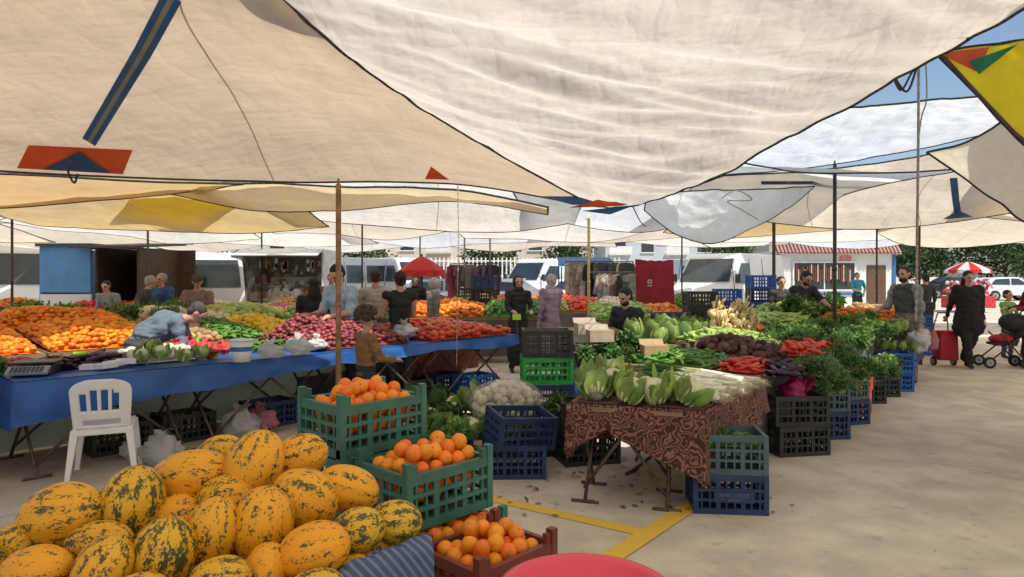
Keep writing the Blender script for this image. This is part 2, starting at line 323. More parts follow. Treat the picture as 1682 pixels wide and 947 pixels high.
# poles and ropes
rust=M('rusty_steel_pole',(.26,.15,.08),.7,.35,12,bump=.2); dkp=M('dark_steel_pole',(.05,.04,.035),.6,.3,12); ylp=M('yellowish_wood_pole',(.55,.42,.16),.7,.2,8); rope=M('hemp_rope',(.35,.30,.24),.9,.25,60)
def pole(x,y,z,r,m,label):
    b=MB(); b.tube((0,0,0),(0,0,z),r,r*.95,12); b.tube((0,0,0),(0,0,.012),r*2.6,r*2.6,12); b.tube((0,0,z),(0,0,z+.05),r*.5,r*.4,8); b.tube((0,0,z*.55),(0,0,z*.55+.05),r*1.18,r*1.18,12)
    obj('tent_pole',b.mesh('tent_pole',[m],True),label=label,cat='pole',group='poles holding up the tarps',loc=(x,y,0))
pole(*sv(556,0,6.15).xy,2.46,.026,rust,'rusty steel pole holding the beige tarp')
pole(*sv(1371,0,8.9).xy,3.08,.024,dkp,'dark steel pole beside the green herbs')
pole(*sv(967,0,12).xy,2.7,.026,ylp,'yellowish wooden pole in the middle aisle')
pole(*sv(1271,0,14).xy,2.9,.035,dkp,'dark pole behind the stacked crates')
for u,d,z in((243,14,2.55),(595,16,2.8),(763,17,2.8),(805,17,2.8),(1510,13,2.8),(430,18,2.8),(1120,18,2.9),(1440,16,2.9),(20,12,2.7),(690,20,2.9)):
    pole(*sv(u,0,d).xy,z,.022,dkp,'thin dark steel pole between market stalls')
def ropeo(pts,r,m,label):
    b=MB(); P=[Vector(p) for p in pts]; b.path([spline(P,i/30) for i in range(31)],r,6); obj('rope',b.mesh('rope',[m],True),label=label,cat='rope')
ropeo([sv(1509,95,6),sv(1508,250,6),sv(1506,400,6),sv(1504,528,6)],.011,rope,'long grey rope hanging from the tarp corner')
ropeo([sv(1509,100,6),sv(1490,150,6),sv(1468,125,6),sv(1480,148,6),sv(1498,118,5.97),sv(1509,105,6)],.010,dkp,'looped black cord tied at the tarp corner')
ropeo([sv(1520,90,6),sv(1522,160,6),sv(1514,190,6),sv(1508,230,6)],.006,rope,'loose end of frayed grey cord')
ropeo([sv(752,300,7),sv(753,400,7),sv(751,500,7),sv(750,600,7)],.005,rope,'thin pale cord hanging over the tomato table')
ropeo([sv(1185,325,7.7),sv(1210,312,7.7),sv(1235,328,7.7),sv(1195,330,7.7),sv(1220,345,7.7),sv(1245,360,7.7)],.007,M('grey_rope',(.2,.19,.17),.9),'tangle of rope under the white tarp')
ropeo([sv(120,262,5.2),sv(112,280,5.3),sv(122,300,5.3),sv(128,285,5.3)],.008,dkp,'small black cord loop at the tarp hem')
for (a,c,l) in (((1040,340,6.3),(1060,372,8.3),'a'),((1130,385,8.3),(1180,410,12),'b'),((1048,336,6.3),(1190,262,9.3),'c'),((1590,62,4.0),(1509,98,6),'d')):
    ropeo([sv(*a),(sv(*a)+sv(*c))/2+Vector((0,0,-.03)),sv(*c)],.006,dkp,'thin dark guy rope tied between two tarps')
# ---------------------------------------------------------------- crates
def crate_mesh(key,col,L=.5,Wd=.36,H=.27,ears=0,rough=.5):
    m=M('plastic_'+key,col,rough,.22,7,bump=.08); b=MB()
    x,y=L/2,Wd/2
    for sx in(-1,1):
        for sy in(-1,1):
            b.box((sx*(x-.014),sy*(y-.014),(H+ears+.003)/2),(.034,.034,H+ears+.003))
            if ears: b.box((sx*(x-.03),sy*(y-.014),H+ears*.4),(.06,.022,ears*.8))
    for z,h in((.02,.04),(H*.36,.018),(H*.62,.018),(H-.022,.044)):
        for s in(-1,1):
            b.box((0,s*(y-.012),z),(L-.03,.024,h)); b.box((s*(x-.012),0,z),(.0235,Wd-.03,h))
    n=9
    for i in range(1,n):
        X=-x+L*i/n
        for s in(-1,1): b.box((X,s*(y-.012),H/2),(.012 if i%3 else .03,.014,H-.03))
    n=6
    for i in range(1,n):
        Y=-y+Wd*i/n
        for s in(-1,1): b.box((s*(x-.012),Y,H/2),(.014,.012 if i%3 else .03,H-.03))
    for i in range(10): b.box((-x+.03+(L-.06)*(i+.5)/10,0,.009),((L-.06)/10*.7,Wd-.04,.012))
    b.box((0,0,.022),(L-.05,.02,.01)); b.box((0,Wd*.3,.0215),(L-.05,.02,.01)); b.box((0,-Wd*.3,.0225),(L-.05,.02,.01))
    return b.mesh('plastic_crate',[m])
CM={'teal':crate_mesh('teal_green',(.045,.15,.115),.50,.38,.24,.05),'slate':crate_mesh('slate_green',(.065,.11,.13)),'black':crate_mesh('black',(.028,.028,.030)),
 'navy':crate_mesh('navy_blue',(.022,.042,.11)),'green':crate_mesh('bright_green',(.03,.32,.06)),'blue':crate_mesh('royal_blue',(.02,.10,.38)),'red':crate_mesh('orange_red',(.5,.06,.02)),
 'maroon':crate_mesh('maroon',(.18,.04,.025),.44,.36,.22,.05)}
CN={'teal':'teal','slate':'grey','black':'black','navy':'navy','green':'green','blue':'blue','red':'red','maroon':'maroon'}
def crate(kind,x,y,z,yaw,on='on the concrete floor',tilt=(0,0),grp='plastic crates around the stalls'):
    return obj('plastic_crate',CM[kind],label='%s plastic crate %s'%(CN[kind],on),cat='crate',group=grp,loc=(x,y,z),rot=(tilt[0],tilt[1],yaw))
e1=Vector((.69,.72,0)).normalized(); e2=Vector((-.72,.69,0)).normalized(); A0=Vector((-3.9,5.35,0)); YE=math.atan2(e1.y,e1.x)
q1=Vector((.635,.77,0)).normalized(); q2=Vector((-.77,.635,0)).normalized(); Q0=Vector((1.35,4.65,0)); YQ=math.atan2(q1.y,q1.x)
def Lp(a,b_,z=0): return A0+e1*a+e2*b_+Vector((0,0,z))
def Rp(a,b_,z=0): return Q0+q1*a+q2*b_+Vector((0,0,z))
# ---------------------------------------------------------------- oranges
def orange_mat(): return M('orange_peel',(.88,.25,.010),.42,.14,3,bump=.25,bscale=60,rand=.12,hue=.018,spec=.5)
calyx=M('green_calyx',(.10,.16,.03),.8)
b=MB(); b.ell((0,0,0),1,n=20,k=14,fn=lambda p:1-.05*max(0,p.z)**6*2-.03*max(0,-p.z)**8+.012*noise.noise(p*2)); b.ell((0,0,.90),(.11,.11,.03),n=6,k=4,m=1)
ORM=b.mesh('orange',[orange_mat(),calyx],True)
stuff=MB()
def fill_oranges(c,yaw,L_,Wd,H,top=1.0,lift=.0):
    R=Matrix.Rotation(yaw,3,'Z'); r=.035; nx=int((L_-.05)/(2*r)); ny=int((Wd-.05)/(2*r))
    for lay in range(4):
        z0=H-.012+(lay-2)*r*1.55+lift
        for i in range(nx):
            for j in range(ny):
                if lay==3:
                    dd=((i+1)/nx-.5)**2+((j+1)/ny-.5)**2
                    if dd>.17*top or rnd()<.22: continue
                    if i>=nx-1 or j>=ny-1: continue
                x=(i+.5-nx/2+(.5 if lay==3 else 0))*2*r; y=(j+.5-ny/2+(.5 if lay==3 else 0))*2*r
                p=Vector(c)+R@Vector((x+U(-.010,.010),y+U(-.010,.010),z0+U(-.016,.014)))
                rr=r*U(.92,1.12)
                if lay<2: stuff.ell(p,rr,n=10,k=7)
                else: obj('orange',ORM,label='ripe orange piled in a plastic crate',cat='orange',group='oranges in the stacked crates',loc=p,rot=(U(0,6),U(0,6),U(0,6)),scale=rr)
def corner_crate(kind,near,z,L_,Wd,H,fill=True,top=1,on='',lift=0):
    c=Vector((*near,z))+e1*L_/2+e2*Wd/2
    crate(kind,c.x,c.y,z,YE,on)
    if fill: fill_oranges(c,YE,L_,Wd,H,top,lift)
corner_crate('teal',(-.785,3.12),.80,.50,.38,.24,top=1.3,on='heaped with oranges on the tall stack')
corner_crate('teal',(-.785,3.12),.55,.50,.38,.24,fill=False,on='in the orange stack')
corner_crate('teal',(-.80,3.13),.30,.50,.38,.24,fill=False,on='in the orange stack')
corner_crate('black',(-.80,3.13),.02,.50,.36,.27,fill=False,on='at the bottom of the orange stack')
corner_crate('teal',(-.44,2.86),.555,.50,.38,.24,top=1.5,on='heaped with oranges at mid height',lift=.01)
corner_crate('teal',(-.37,2.80),.285,.50,.38,.24,top=.0,on='of oranges under another crate',lift=-.01)
corner_crate('black',(-.37,2.80),.005,.50,.36,.27,fill=False,on='at the bottom of the stack')
corner_crate('maroon',(-.12,2.50),.33,.44,.36,.22,top=1.3,on='full of oranges with raised corners')
corner_crate('navy',(-.13,2.50),.045,.50,.36,.27,fill=False,on='under the maroon crate')
obj('orange_fill',stuff.mesh('orange_fill',[orange_mat()],True),label='lower layers of oranges inside the crates',cat='oranges',kind='stuff')
# ---------------------------------------------------------------- melons
def melon_mat():
    m=bpy.data.materials.new('melon_rind'); m.use_nodes=True; nt=m.node_tree; N=nt.nodes; L=nt.links; bs=N['Principled BSDF']; bs.inputs['Roughness'].default_value=.42
    tc=N.new('ShaderNodeTexCoord'); oi=N.new('ShaderNodeObjectInfo')
    vm=N.new('ShaderNodeVectorMath'); vm.operation='ADD'; L.new(tc.outputs['Object'],vm.inputs[0]); cm=N.new('ShaderNodeVectorMath'); cm.operation='SCALE'; cm.inputs[0].default_value=(17,5,9); L.new(oi.outputs['Random'],cm.inputs['Scale']); L.new(cm.outputs[0],vm.inputs[1])
    def nz(sc_,stretch,det=4,ro=.5):
        mp=N.new('ShaderNodeMapping'); mp.inputs['Scale'].default_value=stretch; L.new(vm.outputs[0],mp.inputs[0])
        n=N.new('ShaderNodeTexNoise'); n.inputs['Scale'].default_value=sc_; n.inputs['Detail'].default_value=det; n.inputs['Roughness'].default_value=ro; L.new(mp.outputs[0],n.inputs['Vector']); return n.outputs[0]
    att=N.new('ShaderNodeSeparateXYZ'); L.new(tc.outputs['Object'],att.inputs[0])
    an=N.new('ShaderNodeMath'); an.operation='ARCTAN2'; L.new(att.outputs['Y'],an.inputs[0]); L.new(att.outputs['Z'],an.inputs[1])
    wob=nz(1.5,(1,1,1),2); wa=N.new('ShaderNodeMath'); wa.operation='MULTIPLY_ADD'; wa.inputs[1].default_value=.5; L.new(wob,wa.inputs[0]); L.new(an.outputs[0],wa.inputs[2])
    ml=N.new('ShaderNodeMath'); ml.operation='MULTIPLY'; ml.inputs[1].default_value=12; L.new(wa.outputs[0],ml.inputs[0]); si=N.new('ShaderNodeMath'); si.operation='SINE'; L.new(ml.outputs[0],si.inputs[0])
    s1=nz(1.8,(1.0,1.2,1.2),2); s2=nz(9,(.85,1.25,1.25),6,.68)
    a=N.new('ShaderNodeMath'); a.operation='MULTIPLY_ADD'; a.inputs[1].default_value=.6; L.new(s1,a.inputs[0]); L.new(s2,a.inputs[2])
    b2=N.new('ShaderNodeMath'); b2.operation='MULTIPLY_ADD'; b2.inputs[1].default_value=.055; L.new(si.outputs[0],b2.inputs[0]); L.new(a.outputs[0],b2.inputs[2])
    rr=N.new('ShaderNodeMath'); rr.operation='MULTIPLY_ADD'; rr.inputs[1].default_value=.10; L.new(oi.outputs['Random'],rr.inputs[0]); L.new(b2.outputs[0],rr.inputs[2])
    mr=N.new('ShaderNodeMapRange'); mr.inputs[1].default_value=.875; mr.inputs[2].default_value=.95; L.new(rr.outputs[0],mr.inputs[0])
    y=N.new('ShaderNodeMix'); y.data_type='RGBA'; y.inputs[6].default_value=(.86,.35,.006,1); y.inputs[7].default_value=(.72,.42,.015,1); L.new(oi.outputs['Random'],y.inputs[0])
    mx=N.new('ShaderNodeMix'); mx.data_type='RGBA'; L.new(y.outputs[2],mx.inputs[6]); mx.inputs[7].default_value=(.06,.065,.012,1); L.new(mr.outputs[0],mx.inputs[0]); L.new(mx.outputs[2],bs.inputs['Base Color'])
    bp=N.new('ShaderNodeBump'); bp.inputs['Strength'].default_value=.3; bp.inputs['Distance'].default_value=.05; L.new(s2,bp.inputs['Height']); L.new(bp.outputs[0],bs.inputs['Normal'])
    return m
b=MB()
def mf(p):
    a=math.atan2(p.y,p.z); return 1+.012*math.cos(10*a)*(1-abs(p.x)**3)+.03*noise.noise(p*1.3)+.04*max(0,abs(p.x)-.8)
b.ell((0,0,0),(1.25,1,1),n=44,k=26,fn=mf,R=None); b.tube((1.23,0,0),(1.32,.02,.02),.05,.04,8,m=1); b.ell((-1.25,0,0),(.04,.07,.07),n=8,k=5,m=1)
MEL=b.mesh('melon',[melon_mat(),M('dry_stem',(.22,.17,.08),.9)],True)
mels=[(103,845,2.25,65,48,8,0),(218,828,2.33,50,47,80,60),(312,783,2.5,66,41,12,0),(419,764,2.52,46,44,70,50),(495,748,2.62,42,33,10,30),(502,818,2.4,54,44,-30,10),
(432,860,2.25,50,46,80,20),(572,802,2.5,50,34,-20,10),(650,857,2.38,40,33,-10,25),(588,870,2.27,43,34,10,20),(517,903,2.12,56,43,15,10),(350,872,2.2,54,42,75,10),
(268,910,2.08,52,47,75,20),(163,892,2.15,60,34,5,0),(170,935,1.98,55,42,60,20),(60,935,1.98,60,36,5,0),(437,937,2.08,42,34,70,50),(365,744,2.75,34,28,0,20),(292,852,2.38,44,38,10,10),
(25,897,2.2,42,34,40,10),(372,820,2.42,42,38,0,10),(362,952,1.98,48,36,10,10),(455,805,2.62,40,36,0,30),(-45,930,2.1,50,38,20,0),(230,985,1.9,50,40,10,0),(520,975,1.98,46,38,0,20),(100,1005,1.85,55,40,20,0)]
def melon(p,r,ar,ang,yw):
    e=(Matrix.Rotation(math.radians(yw),4,'Z')@Matrix.Rotation(-math.radians(ang),4,'Y')@Matrix.Rotation(U(0,6),4,'X')).to_euler()
    obj('melon',MEL,label='yellow melon with dark green streaks in a heap',cat='melon',group='heap of streaked yellow melons',loc=p,rot=e,scale=(r*ar,r,r))
for u,v,d,rx,ry,an,yw in mels:
    r=ry/F*d*1.07; melon(sv(u,v,d),r,min(1.2,max(.92,rx/ry/1.27 if yw<15 else 1)),an,yw)
for i in range(6):
    for j in range(3):
        if i<2 and j==2: continue
        melon(Vector((-1.62+i*.225+U(-.02,.02),1.98+j*.19+U(-.02,.02),(.655,.665,.70)[j])),.085,1,U(-10,10),U(0,90))
wood=M('worn_wood',(.24,.16,.09),.8,.3,6,bump=.2,stretch=(1,8,8))
b=MB(); b.box((-1.18,2.12,.55),(1.52,.92,.04))
for i in range(6): b.box((-1.18,1.655,.08+.085*i),(1.52,.02,.07))
for x in(-1.88,-.48):
    for y in(1.70,2.52): b.box((x,y,.264),(.07,.07,.528))
st=obj('display_stand',b.mesh('display_stand',[wood]),label='low wooden stand holding the heap of melons',cat='stand')
def stripemat(key,c1,c2,sc_=30,axis='X',trans=0):
    m=M(key,c1,.85,.15,20,bump=.15); nt=m.node_tree;N=nt.nodes;L=nt.links; b_=N['Principled BSDF']; src=b_.inputs['Base Color'].links[0].from_socket; tc=[n for n in N if n.type=='TEX_COORD'][0]
    wv=N.new('ShaderNodeTexWave'); wv.bands_direction=axis; wv.inputs['Scale'].default_value=sc_; wv.inputs['Distortion'].default_value=.4; L.new(tc.outputs['Object'],wv.inputs[0])
    r=N.new('ShaderNodeMapRange'); r.inputs[1].default_value=.6; r.inputs[2].default_value=.75; L.new(wv.outputs[0],r.inputs[0])
    mx=N.new('ShaderNodeMix'); mx.data_type='RGBA'; L.new(r.outputs[0],mx.inputs[0]); L.new(src,mx.inputs[6]); mx.inputs[7].default_value=(*c2,1); L.new(mx.outputs[2],b_.inputs['Base Color']); return m
def sheet(name,label,cat,grid,mat,nu=24,nv=24,wr=.015,fu=4,fv=4,seed=0):
    o,_=tarp(label,grid,mat,nu,nv,wr,fu,fv,seed,hem=False,name=name); o['category']=cat; del o['group']; return o
sheet('striped_cloth','blue denim cloth with pale stripes under the melons','cloth',[
 [(480,965,1.98),(560,930,2.12),(630,900,2.26),(702,876,2.42)],
 [(480,990,1.95),(570,955,2.05),(645,925,2.17),(712,900,2.32)],
 [(480,1250,1.93),(575,1180,2.03),(650,1150,2.15),(716,1080,2.28)]],stripemat('striped_denim',(.06,.09,.17),(.15,.19,.28),14,'DIAGONAL'),wr=.03,fu=6)
b=MB(); n=48; prof=[(0,.006),(.165,.008),(.235,.138),(.255,.152),(.272,.150),(.272,.138),(.255,.135),(.18,0),(0,0)]
for r,z in prof: 
    for i in range(n): a=2*math.pi*i/n; b.v.append((r*math.cos(a),r*math.sin(a),z))
for j in range(len(prof)-1):
    for i in range(n): b.f.append((j*n+i,j*n+(i+1)%n,(j+1)*n+(i+1)%n,(j+1)*n+i)); b.m.append(0)
obj('plastic_basin',b.mesh('plastic_basin',[M('pink_plastic',(.72,.07,.11),.35,.05,3)],True),label='pink plastic basin standing on a crate',cat='basin',loc=(.225,2.08,.54))
crate('navy',.225,2.08,.27,.5,'under the pink basin'); crate('black',.225,2.08,0,.5,'under the pink basin')
# ---------------------------------------------------------------- tables
metal=M('folding_leg_metal',(.12,.085,.07),.55,.35,15,metal=.4)
def table(c,yaw,L_,Wd,H,label,topm=wood):
    e=obj('trestle_table',None,label=label,cat='table',loc=c,rot=(0,0,yaw)); e.empty_display_size=.1
    b=MB(); b.box((0,0,H-.015),(L_,Wd,.03)); obj('table_top',b.mesh('table_top',[topm]),par=e)
    for x in(-L_/2+.12,L_/2-.12):
        for s in(-1,1):
            b=MB(); b.tube((x+s*.012,-s*(Wd/2-.03),0.01),(x+s*.012,s*(Wd/2-.03),H-.04),.014,n=8); b.tube((x+s*.012-.10,-s*(Wd/2-.03),.012),(x+s*.012+.10,-s*(Wd/2-.03),.012),.012,n=6)
            obj('leg',b.mesh('leg',[metal],True),par=e)
    for s in(-1,1):
        b=MB()
        b.tube((-L_/2+.12,s*(Wd/2-.06),.10),(L_*.12,s*(Wd/2-.06),H-.05),.013,n=8); b.tube((L_/2-.12,s*(Wd/2-.06),.10),(-L_*.12,s*(Wd/2-.06),H-.05),.013,n=8)
        obj('brace',b.mesh('brace',[metal],True),par=e)
    return e
def cover(corners,H,drop,mat,name,label,cat='tablecloth',wav=.03,seed=0,dropf=None,seg=22):
    C=[Vector((p[0],p[1],0)) for p in corners]; per=[]
    for i in range(4):
        a,c=C[i],C[(i+1)%4]
        for k in range(seg): per.append((a+(c-a)*k/seg,i,k/seg))
    n=len(per); b=MB(); rows=8; vs=[]
    for j in range(rows+1):
        for (p,i,t) in per:
            e_=(C[(i+1)%4]-C[i]); nrm=Vector((e_.y,-e_.x,0)).normalized()
            if t==0:
                e0=(C[i]-C[i-1]); nrm=(nrm+Vector((e0.y,-e0.x,0)).normalized()).normalized()
            dr=drop if dropf is None else dropf(i,t); f=j/rows
            wv=noise.noise(Vector((p.x*4+seed,p.y*4,f*.8)))*wav*f*2+abs(math.sin((p.x+p.y)*11+seed))*wav*f*.8
            zz=H-dr*f*(1+.12*noise.noise(Vector((p.x*2,p.y*2,seed))))
            vs.append(p+nrm*(.012+max(0,wv)+.01*f)+Vector((0,0,zz)))
    b.add(vs,[(j*n+i,j*n+(i+1)%n,(j+1)*n+(i+1)%n,(j+1)*n+i) for j in range(rows) for i in range(n)])
    g=14; vs=[]
    for j in range(g+1):
        for i in range(g+1):
            s,t=i/g,j/g; p=(C[0]*(1-s)+C[1]*s)*(1-t)+(C[3]*(1-s)+C[2]*s)*t; ed=min(1,8*min(s,1-s,t,1-t)); vs.append((p.x,p.y,H+.004+.006*ed*noise.noise(p*5)))
    b.add(vs,[(j*(g+1)+i,j*(g+1)+i+1,(j+1)*(g+1)+i+1,(j+1)*(g+1)+i) for j in range(g) for i in range(g)])
    return obj(name,b.mesh(name,[mat],True),label=label,cat=cat)
bluecl=M('blue_plastic_sheet',(.022,.10,.34),.40,.25,2.5,bump=.7,bscale=5)
for i in range(4):
    c=Lp(.72+1.44*i,.5); table(c,YE,1.38,.96,.79,'folding trestle table under blue plastic sheeting')
cover([Lp(0,0),Lp(2.88,0),Lp(2.88,1.0),Lp(0,1.0)],.80,.2,bluecl,'plastic_tablecloth','blue plastic sheet draped over a long market table',wav=.06,dropf=lambda i,t:(.34-.18*min(1,t*1.3) if i==0 else .38 if i==3 else .12))
cover([Lp(2.9,0),Lp(5.76,0),Lp(5.76,1.0),Lp(2.9,1.0)],.803,.2,bluecl,'plastic_tablecloth','blue plastic sheet draped over the tomato table',wav=.05,seed=4,dropf=lambda i,t:.12+.03*math.sin(t*9))
g=[[Lp(-2.5,1.05,.02),Lp(1,1.12,.02),Lp(3,1.05,.02),Lp(5,1.1,.02)],[Lp(-2.5,1.0,.74),Lp(1,1.0,.76),Lp(3,1.0,.76),Lp(5,1.0,.76)]]
sheet('hanging_sheet','pale mint sheet hung behind the table legs','sheet',g,M('pale_mint_sheet',(.62,.68,.58),.8,.12,3,bump=.2),60,8,.05,14,1,3)
sheet('hanging_sheet','dark red patterned sheet under the tomato table','sheet',[[Lp(4.6,.98,.25),Lp(5.2,1.0,.25),Lp(5.9,.95,.25)],[Lp(4.6,.9,.78),Lp(5.2,.92,.78),Lp(5.9,.9,.78)]],M('dusty_red_cloth',(.30,.10,.10),.9,.35,20),30,8,.04,9,1,3)
# ---------------------------------------------------------------- produce heaps
TPL={'round':(1,1,1),'flat':(1,1,.72),'long':(3.6,.8,.8),'oval':(1.6,1,1),'pepper':(2.6,.9,.7)}
def heap(name,label,quad,r,mat,kind='round',mound=.12,cat=None,n=8,k=6,dens=.85,seed=1):
    a,c,d,e=[Vector(p) for p in quad]; b=MB(); sh=TPL[kind]; fs=sh[0]**.5
    lu=((c-a).length+(d-e).length)/2; lv=((e-a).length+(d-c).length)/2; st=2*r*dens*fs; nu=max(2,int(lu/st)); nv=max(2,int(lv/st)); h=lambda s,t: mound*(min(1,4*min(s,1-s,))**.6)*(min(1,4*min(t,1-t))**.6)*(.8+.5*noise.noise(Vector((s*lu*1.5+seed,t*lv*1.5,seed))))
    for lay in range(2):
        for j in range(nv):
            for i in range(nu):
                if lay and rnd()<.45: continue
                s=(i+.5+U(-.4,.4))/nu; t=(j+.5+U(-.4,.4))/nv; s=min(max(s,.01),.99);t=min(max(t,.01),.99)
                p=(a*(1-s)+c*s)*(1-t)+(e*(1-s)+d*s)*t; p=p+Vector((0,0,h(s,t)+r*.6+lay*r*.8+U(-.2,.2)*r))
                rr=r*U(.85,1.12); R=(Matrix.Rotation(U(0,6.28),3,'Z')@Matrix.Rotation(U(-.4,.4),3,'Y')) if kind!='round' else None
                b.ell(p,(rr*sh[0],rr*sh[1],rr*sh[2]),R=R,n=n,k=k)
    g=10; vs=[]
    for j in range(g+1):
        for i in range(g+1):
            s,t=i/g,j/g; p=(a*(1-s)+c*s)*(1-t)+(e*(1-s)+d*s)*t; vs.append(p+Vector((0,0,max(0,h(s,t))+r*.1)))
    b.add(vs,[(j*(g+1)+i,j*(g+1)+i+1,(j+1)*(g+1)+i+1,(j+1)*(g+1)+i) for j in range(g) for i in range(g)])
    return obj(name,b.mesh(name,[mat],True),label=label,cat=cat or name,kind='stuff')
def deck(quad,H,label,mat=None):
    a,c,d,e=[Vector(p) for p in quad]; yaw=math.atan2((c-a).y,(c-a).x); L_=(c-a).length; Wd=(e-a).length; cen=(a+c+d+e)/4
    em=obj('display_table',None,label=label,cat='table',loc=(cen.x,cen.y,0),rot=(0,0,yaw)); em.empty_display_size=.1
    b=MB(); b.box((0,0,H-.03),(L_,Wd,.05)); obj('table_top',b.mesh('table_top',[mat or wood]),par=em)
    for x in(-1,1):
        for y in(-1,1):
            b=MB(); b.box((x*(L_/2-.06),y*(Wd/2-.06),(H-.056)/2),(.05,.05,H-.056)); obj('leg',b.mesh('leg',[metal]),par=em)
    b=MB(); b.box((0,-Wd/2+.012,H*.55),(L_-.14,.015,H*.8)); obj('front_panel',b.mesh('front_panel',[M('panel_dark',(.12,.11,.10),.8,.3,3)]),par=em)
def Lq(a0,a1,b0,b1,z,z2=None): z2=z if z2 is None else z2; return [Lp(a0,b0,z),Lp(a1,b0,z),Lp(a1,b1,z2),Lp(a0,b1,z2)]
def Rq(a0,a1,b0,b1,z,z2=None): z2=z if z2 is None else z2; return [Rp(a0,b0,z),Rp(a1,b0,z),Rp(a1,b1,z2),Rp(a0,b1,z2)]
mand=M('mandarin_skin',(.74,.24,.015),.45,.15,4,isl=.22,hue=.02); pers=M('yellow_onion_skin',(.62,.26,.05),.5,.25,6,isl=.25,hue=.02); tom=M('tomato_skin',(.58,.07,.02),.3,.15,4,isl=.25,hue=.02); rad=M('red_onion_skin',(.26,.055,.06),.4,.3,5,isl=.4,hue=.02)
egg=M('aubergine_skin',(.03,.012,.03),.25,.2,4,isl=.3); grn=M('green_vegetable',(.08,.20,.03),.45,.3,5,isl=.35,hue=.03); lgrn=M('pale_green_vegetable',(.32,.43,.12),.5,.25,5,isl=.25,hue=.03); lem=M('lemon_skin',(.75,.50,.03),.4,.12,4,isl=.15,hue=.02)
pot=M('potato_skin',(.42,.28,.14),.8,.25,6,isl=.25,hue=.02); carr=M('carrot_skin',(.70,.19,.02),.5,.2,5,isl=.2); wht=M('white_turnip_skin',(.62,.58,.48),.5,.15,6,isl=.2); beet=M('beetroot_skin',(.10,.050,.040),.7,.4,6,isl=.5,spec=.2); redp=M('red_pepper_skin',(.55,.04,.018),.25,.15,4,isl=.25); pink=M('pink_radish_skin',(.38,.05,.10),.4,.2,5,isl=.3)
H=heap
for a0,a1,b0,b1,hh,lb in((-5,.55,1.6,3.2,.86,'long display table heaped with mandarins'),(.57,3.5,1.6,3.2,.86,'display table with potatoes peppers and lemons'),(-3.5,4.2,3.3,5.2,.95,'raised display table of tomatoes and greens'),(2.9,5.7,1.02,1.7,.80,'extra table behind the tomato table'),(2.5,6.6,5.3,6.6,.86,'table of spring onions and roots')):
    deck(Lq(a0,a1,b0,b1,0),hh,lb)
H('mandarin_heap','big heap of orange mandarins on a sloping display',Lq(-4.9,.5,1.62,3.18,.86,1.0),.036,mand,'flat',.13,'mandarins')
H('onion_heap','heap of yellow brown onions beside the mandarins',Lq(-4.9,-.2,1.1,1.6,.80),.036,pers,'round',.08,'onions'); deck(Lq(-4.9,-.2,1.1,1.58,0),.80,'low table edge of onions')
H('mandarin_heap','heap of yellow orange mandarins behind the stooping man',Lq(.6,1.7,1.62,3.18,.86,.98),.036,mand,'flat',.14,'mandarins',seed=4)
H('potato_heap','heap of pale potatoes on the display table',Lq(1.72,2.3,1.62,3.1,.86,.95),.04,pot,'oval',.12,'potatoes')
H('green_pepper_heap','dark green peppers heaped on a table',Lq(2.3,2.9,1.62,3.1,.86,.95),.025,grn,'pepper',.10,'peppers')
H('lemon_heap','heap of bright yellow lemons',Lq(2.92,3.45,1.62,3.1,.86,.95),.034,lem,'oval',.10,'lemons')
H('tomato_heap','long bank of red tomatoes behind the mandarins',Lq(-3.4,.3,3.3,4.4,1.0,1.05),.036,tom,'flat',.1,'tomatoes')
H('tomato_heap','red tomatoes and peppers on the raised display',Lq(.35,1.8,3.32,4.2,1.0,1.05),.036,mand,'flat',.16,'tomatoes',seed=9)
H('red_onion_heap','tall heap of dark red onions at the table',Lq(2.75,4.0,.15,1.6,.815),.033,rad,'flat',.27,'red onions')
H('tomato_heap','heap of ripe tomatoes on the blue table',Lq(4.3,5.7,.08,1.62,.815),.042,tom,'flat',.13,'tomatoes',n=10,k=7)
H('aubergine_heap','glossy dark aubergines piled at the table',Lq(.35,1.0,.45,.98,.815),.03,egg,'long',.05,'aubergines')
H('radish_heap','bunches of pink radishes on the table',Lq(-.1,.35,.75,.99,.815),.022,pink,'round',.06,'radishes')
H('turnip_heap','white turnips and cauliflower pieces on the blue table',Lq(.95,1.6,.35,.95,.815),.04,wht,'round',.06,'turnips')
H('green_pepper_heap','green peppers in the middle of the table',Lq(2.2,2.75,.6,.99,.815),.022,grn,'pepper',.06,'peppers',seed=3)
H('potato_heap','brown roots on the neighbouring stall',Lq(-2.3,-.3,.2,1.0,.73),.036,pot,'oval',.05,'potatoes'); deck(Lq(-2.4,-.2,.1,1.05,0),.73,'old wooden table at the edge of the stall')
H('turnip_heap','white and purple turnips beyond the red onions',Lq(2.0,3.2,3.35,4.6,.97),.045,wht,'round',.12,'turnips',seed=4)
H('cabbage_heap','pale green cabbages and courgettes on far table',Lq(3.2,4.2,3.35,5.1,.95),.06,lgrn,'oval',.1,'vegetables')
H('turnip_heap','white leek stems piled across the table',Lq(3.7,4.7,5.35,6.5,.86),.022,lgrn,'long',.18,'leeks')
H('radish_heap','pink radishes on the far table',Lq(4.8,6.5,5.35,6.5,.86),.035,pink,'round',.12,'radishes')
far=[(-7.5,14,3,tom),(-4.2,15,2.4,pot),(-1.9,13.5,2.2,grn),(-.2,13.2,2.0,carr),(-1.0,16.5,3,rad),(1.6,15.2,2.2,lgrn),(-10.5,16,3,mand),(2.2,12.3,1.6,lgrn),(-3.0,12.0,2.0,lgrn),(.2,18,3,tom),(4.2,17,2.5,grn),(-12,11.5,3,grn)]
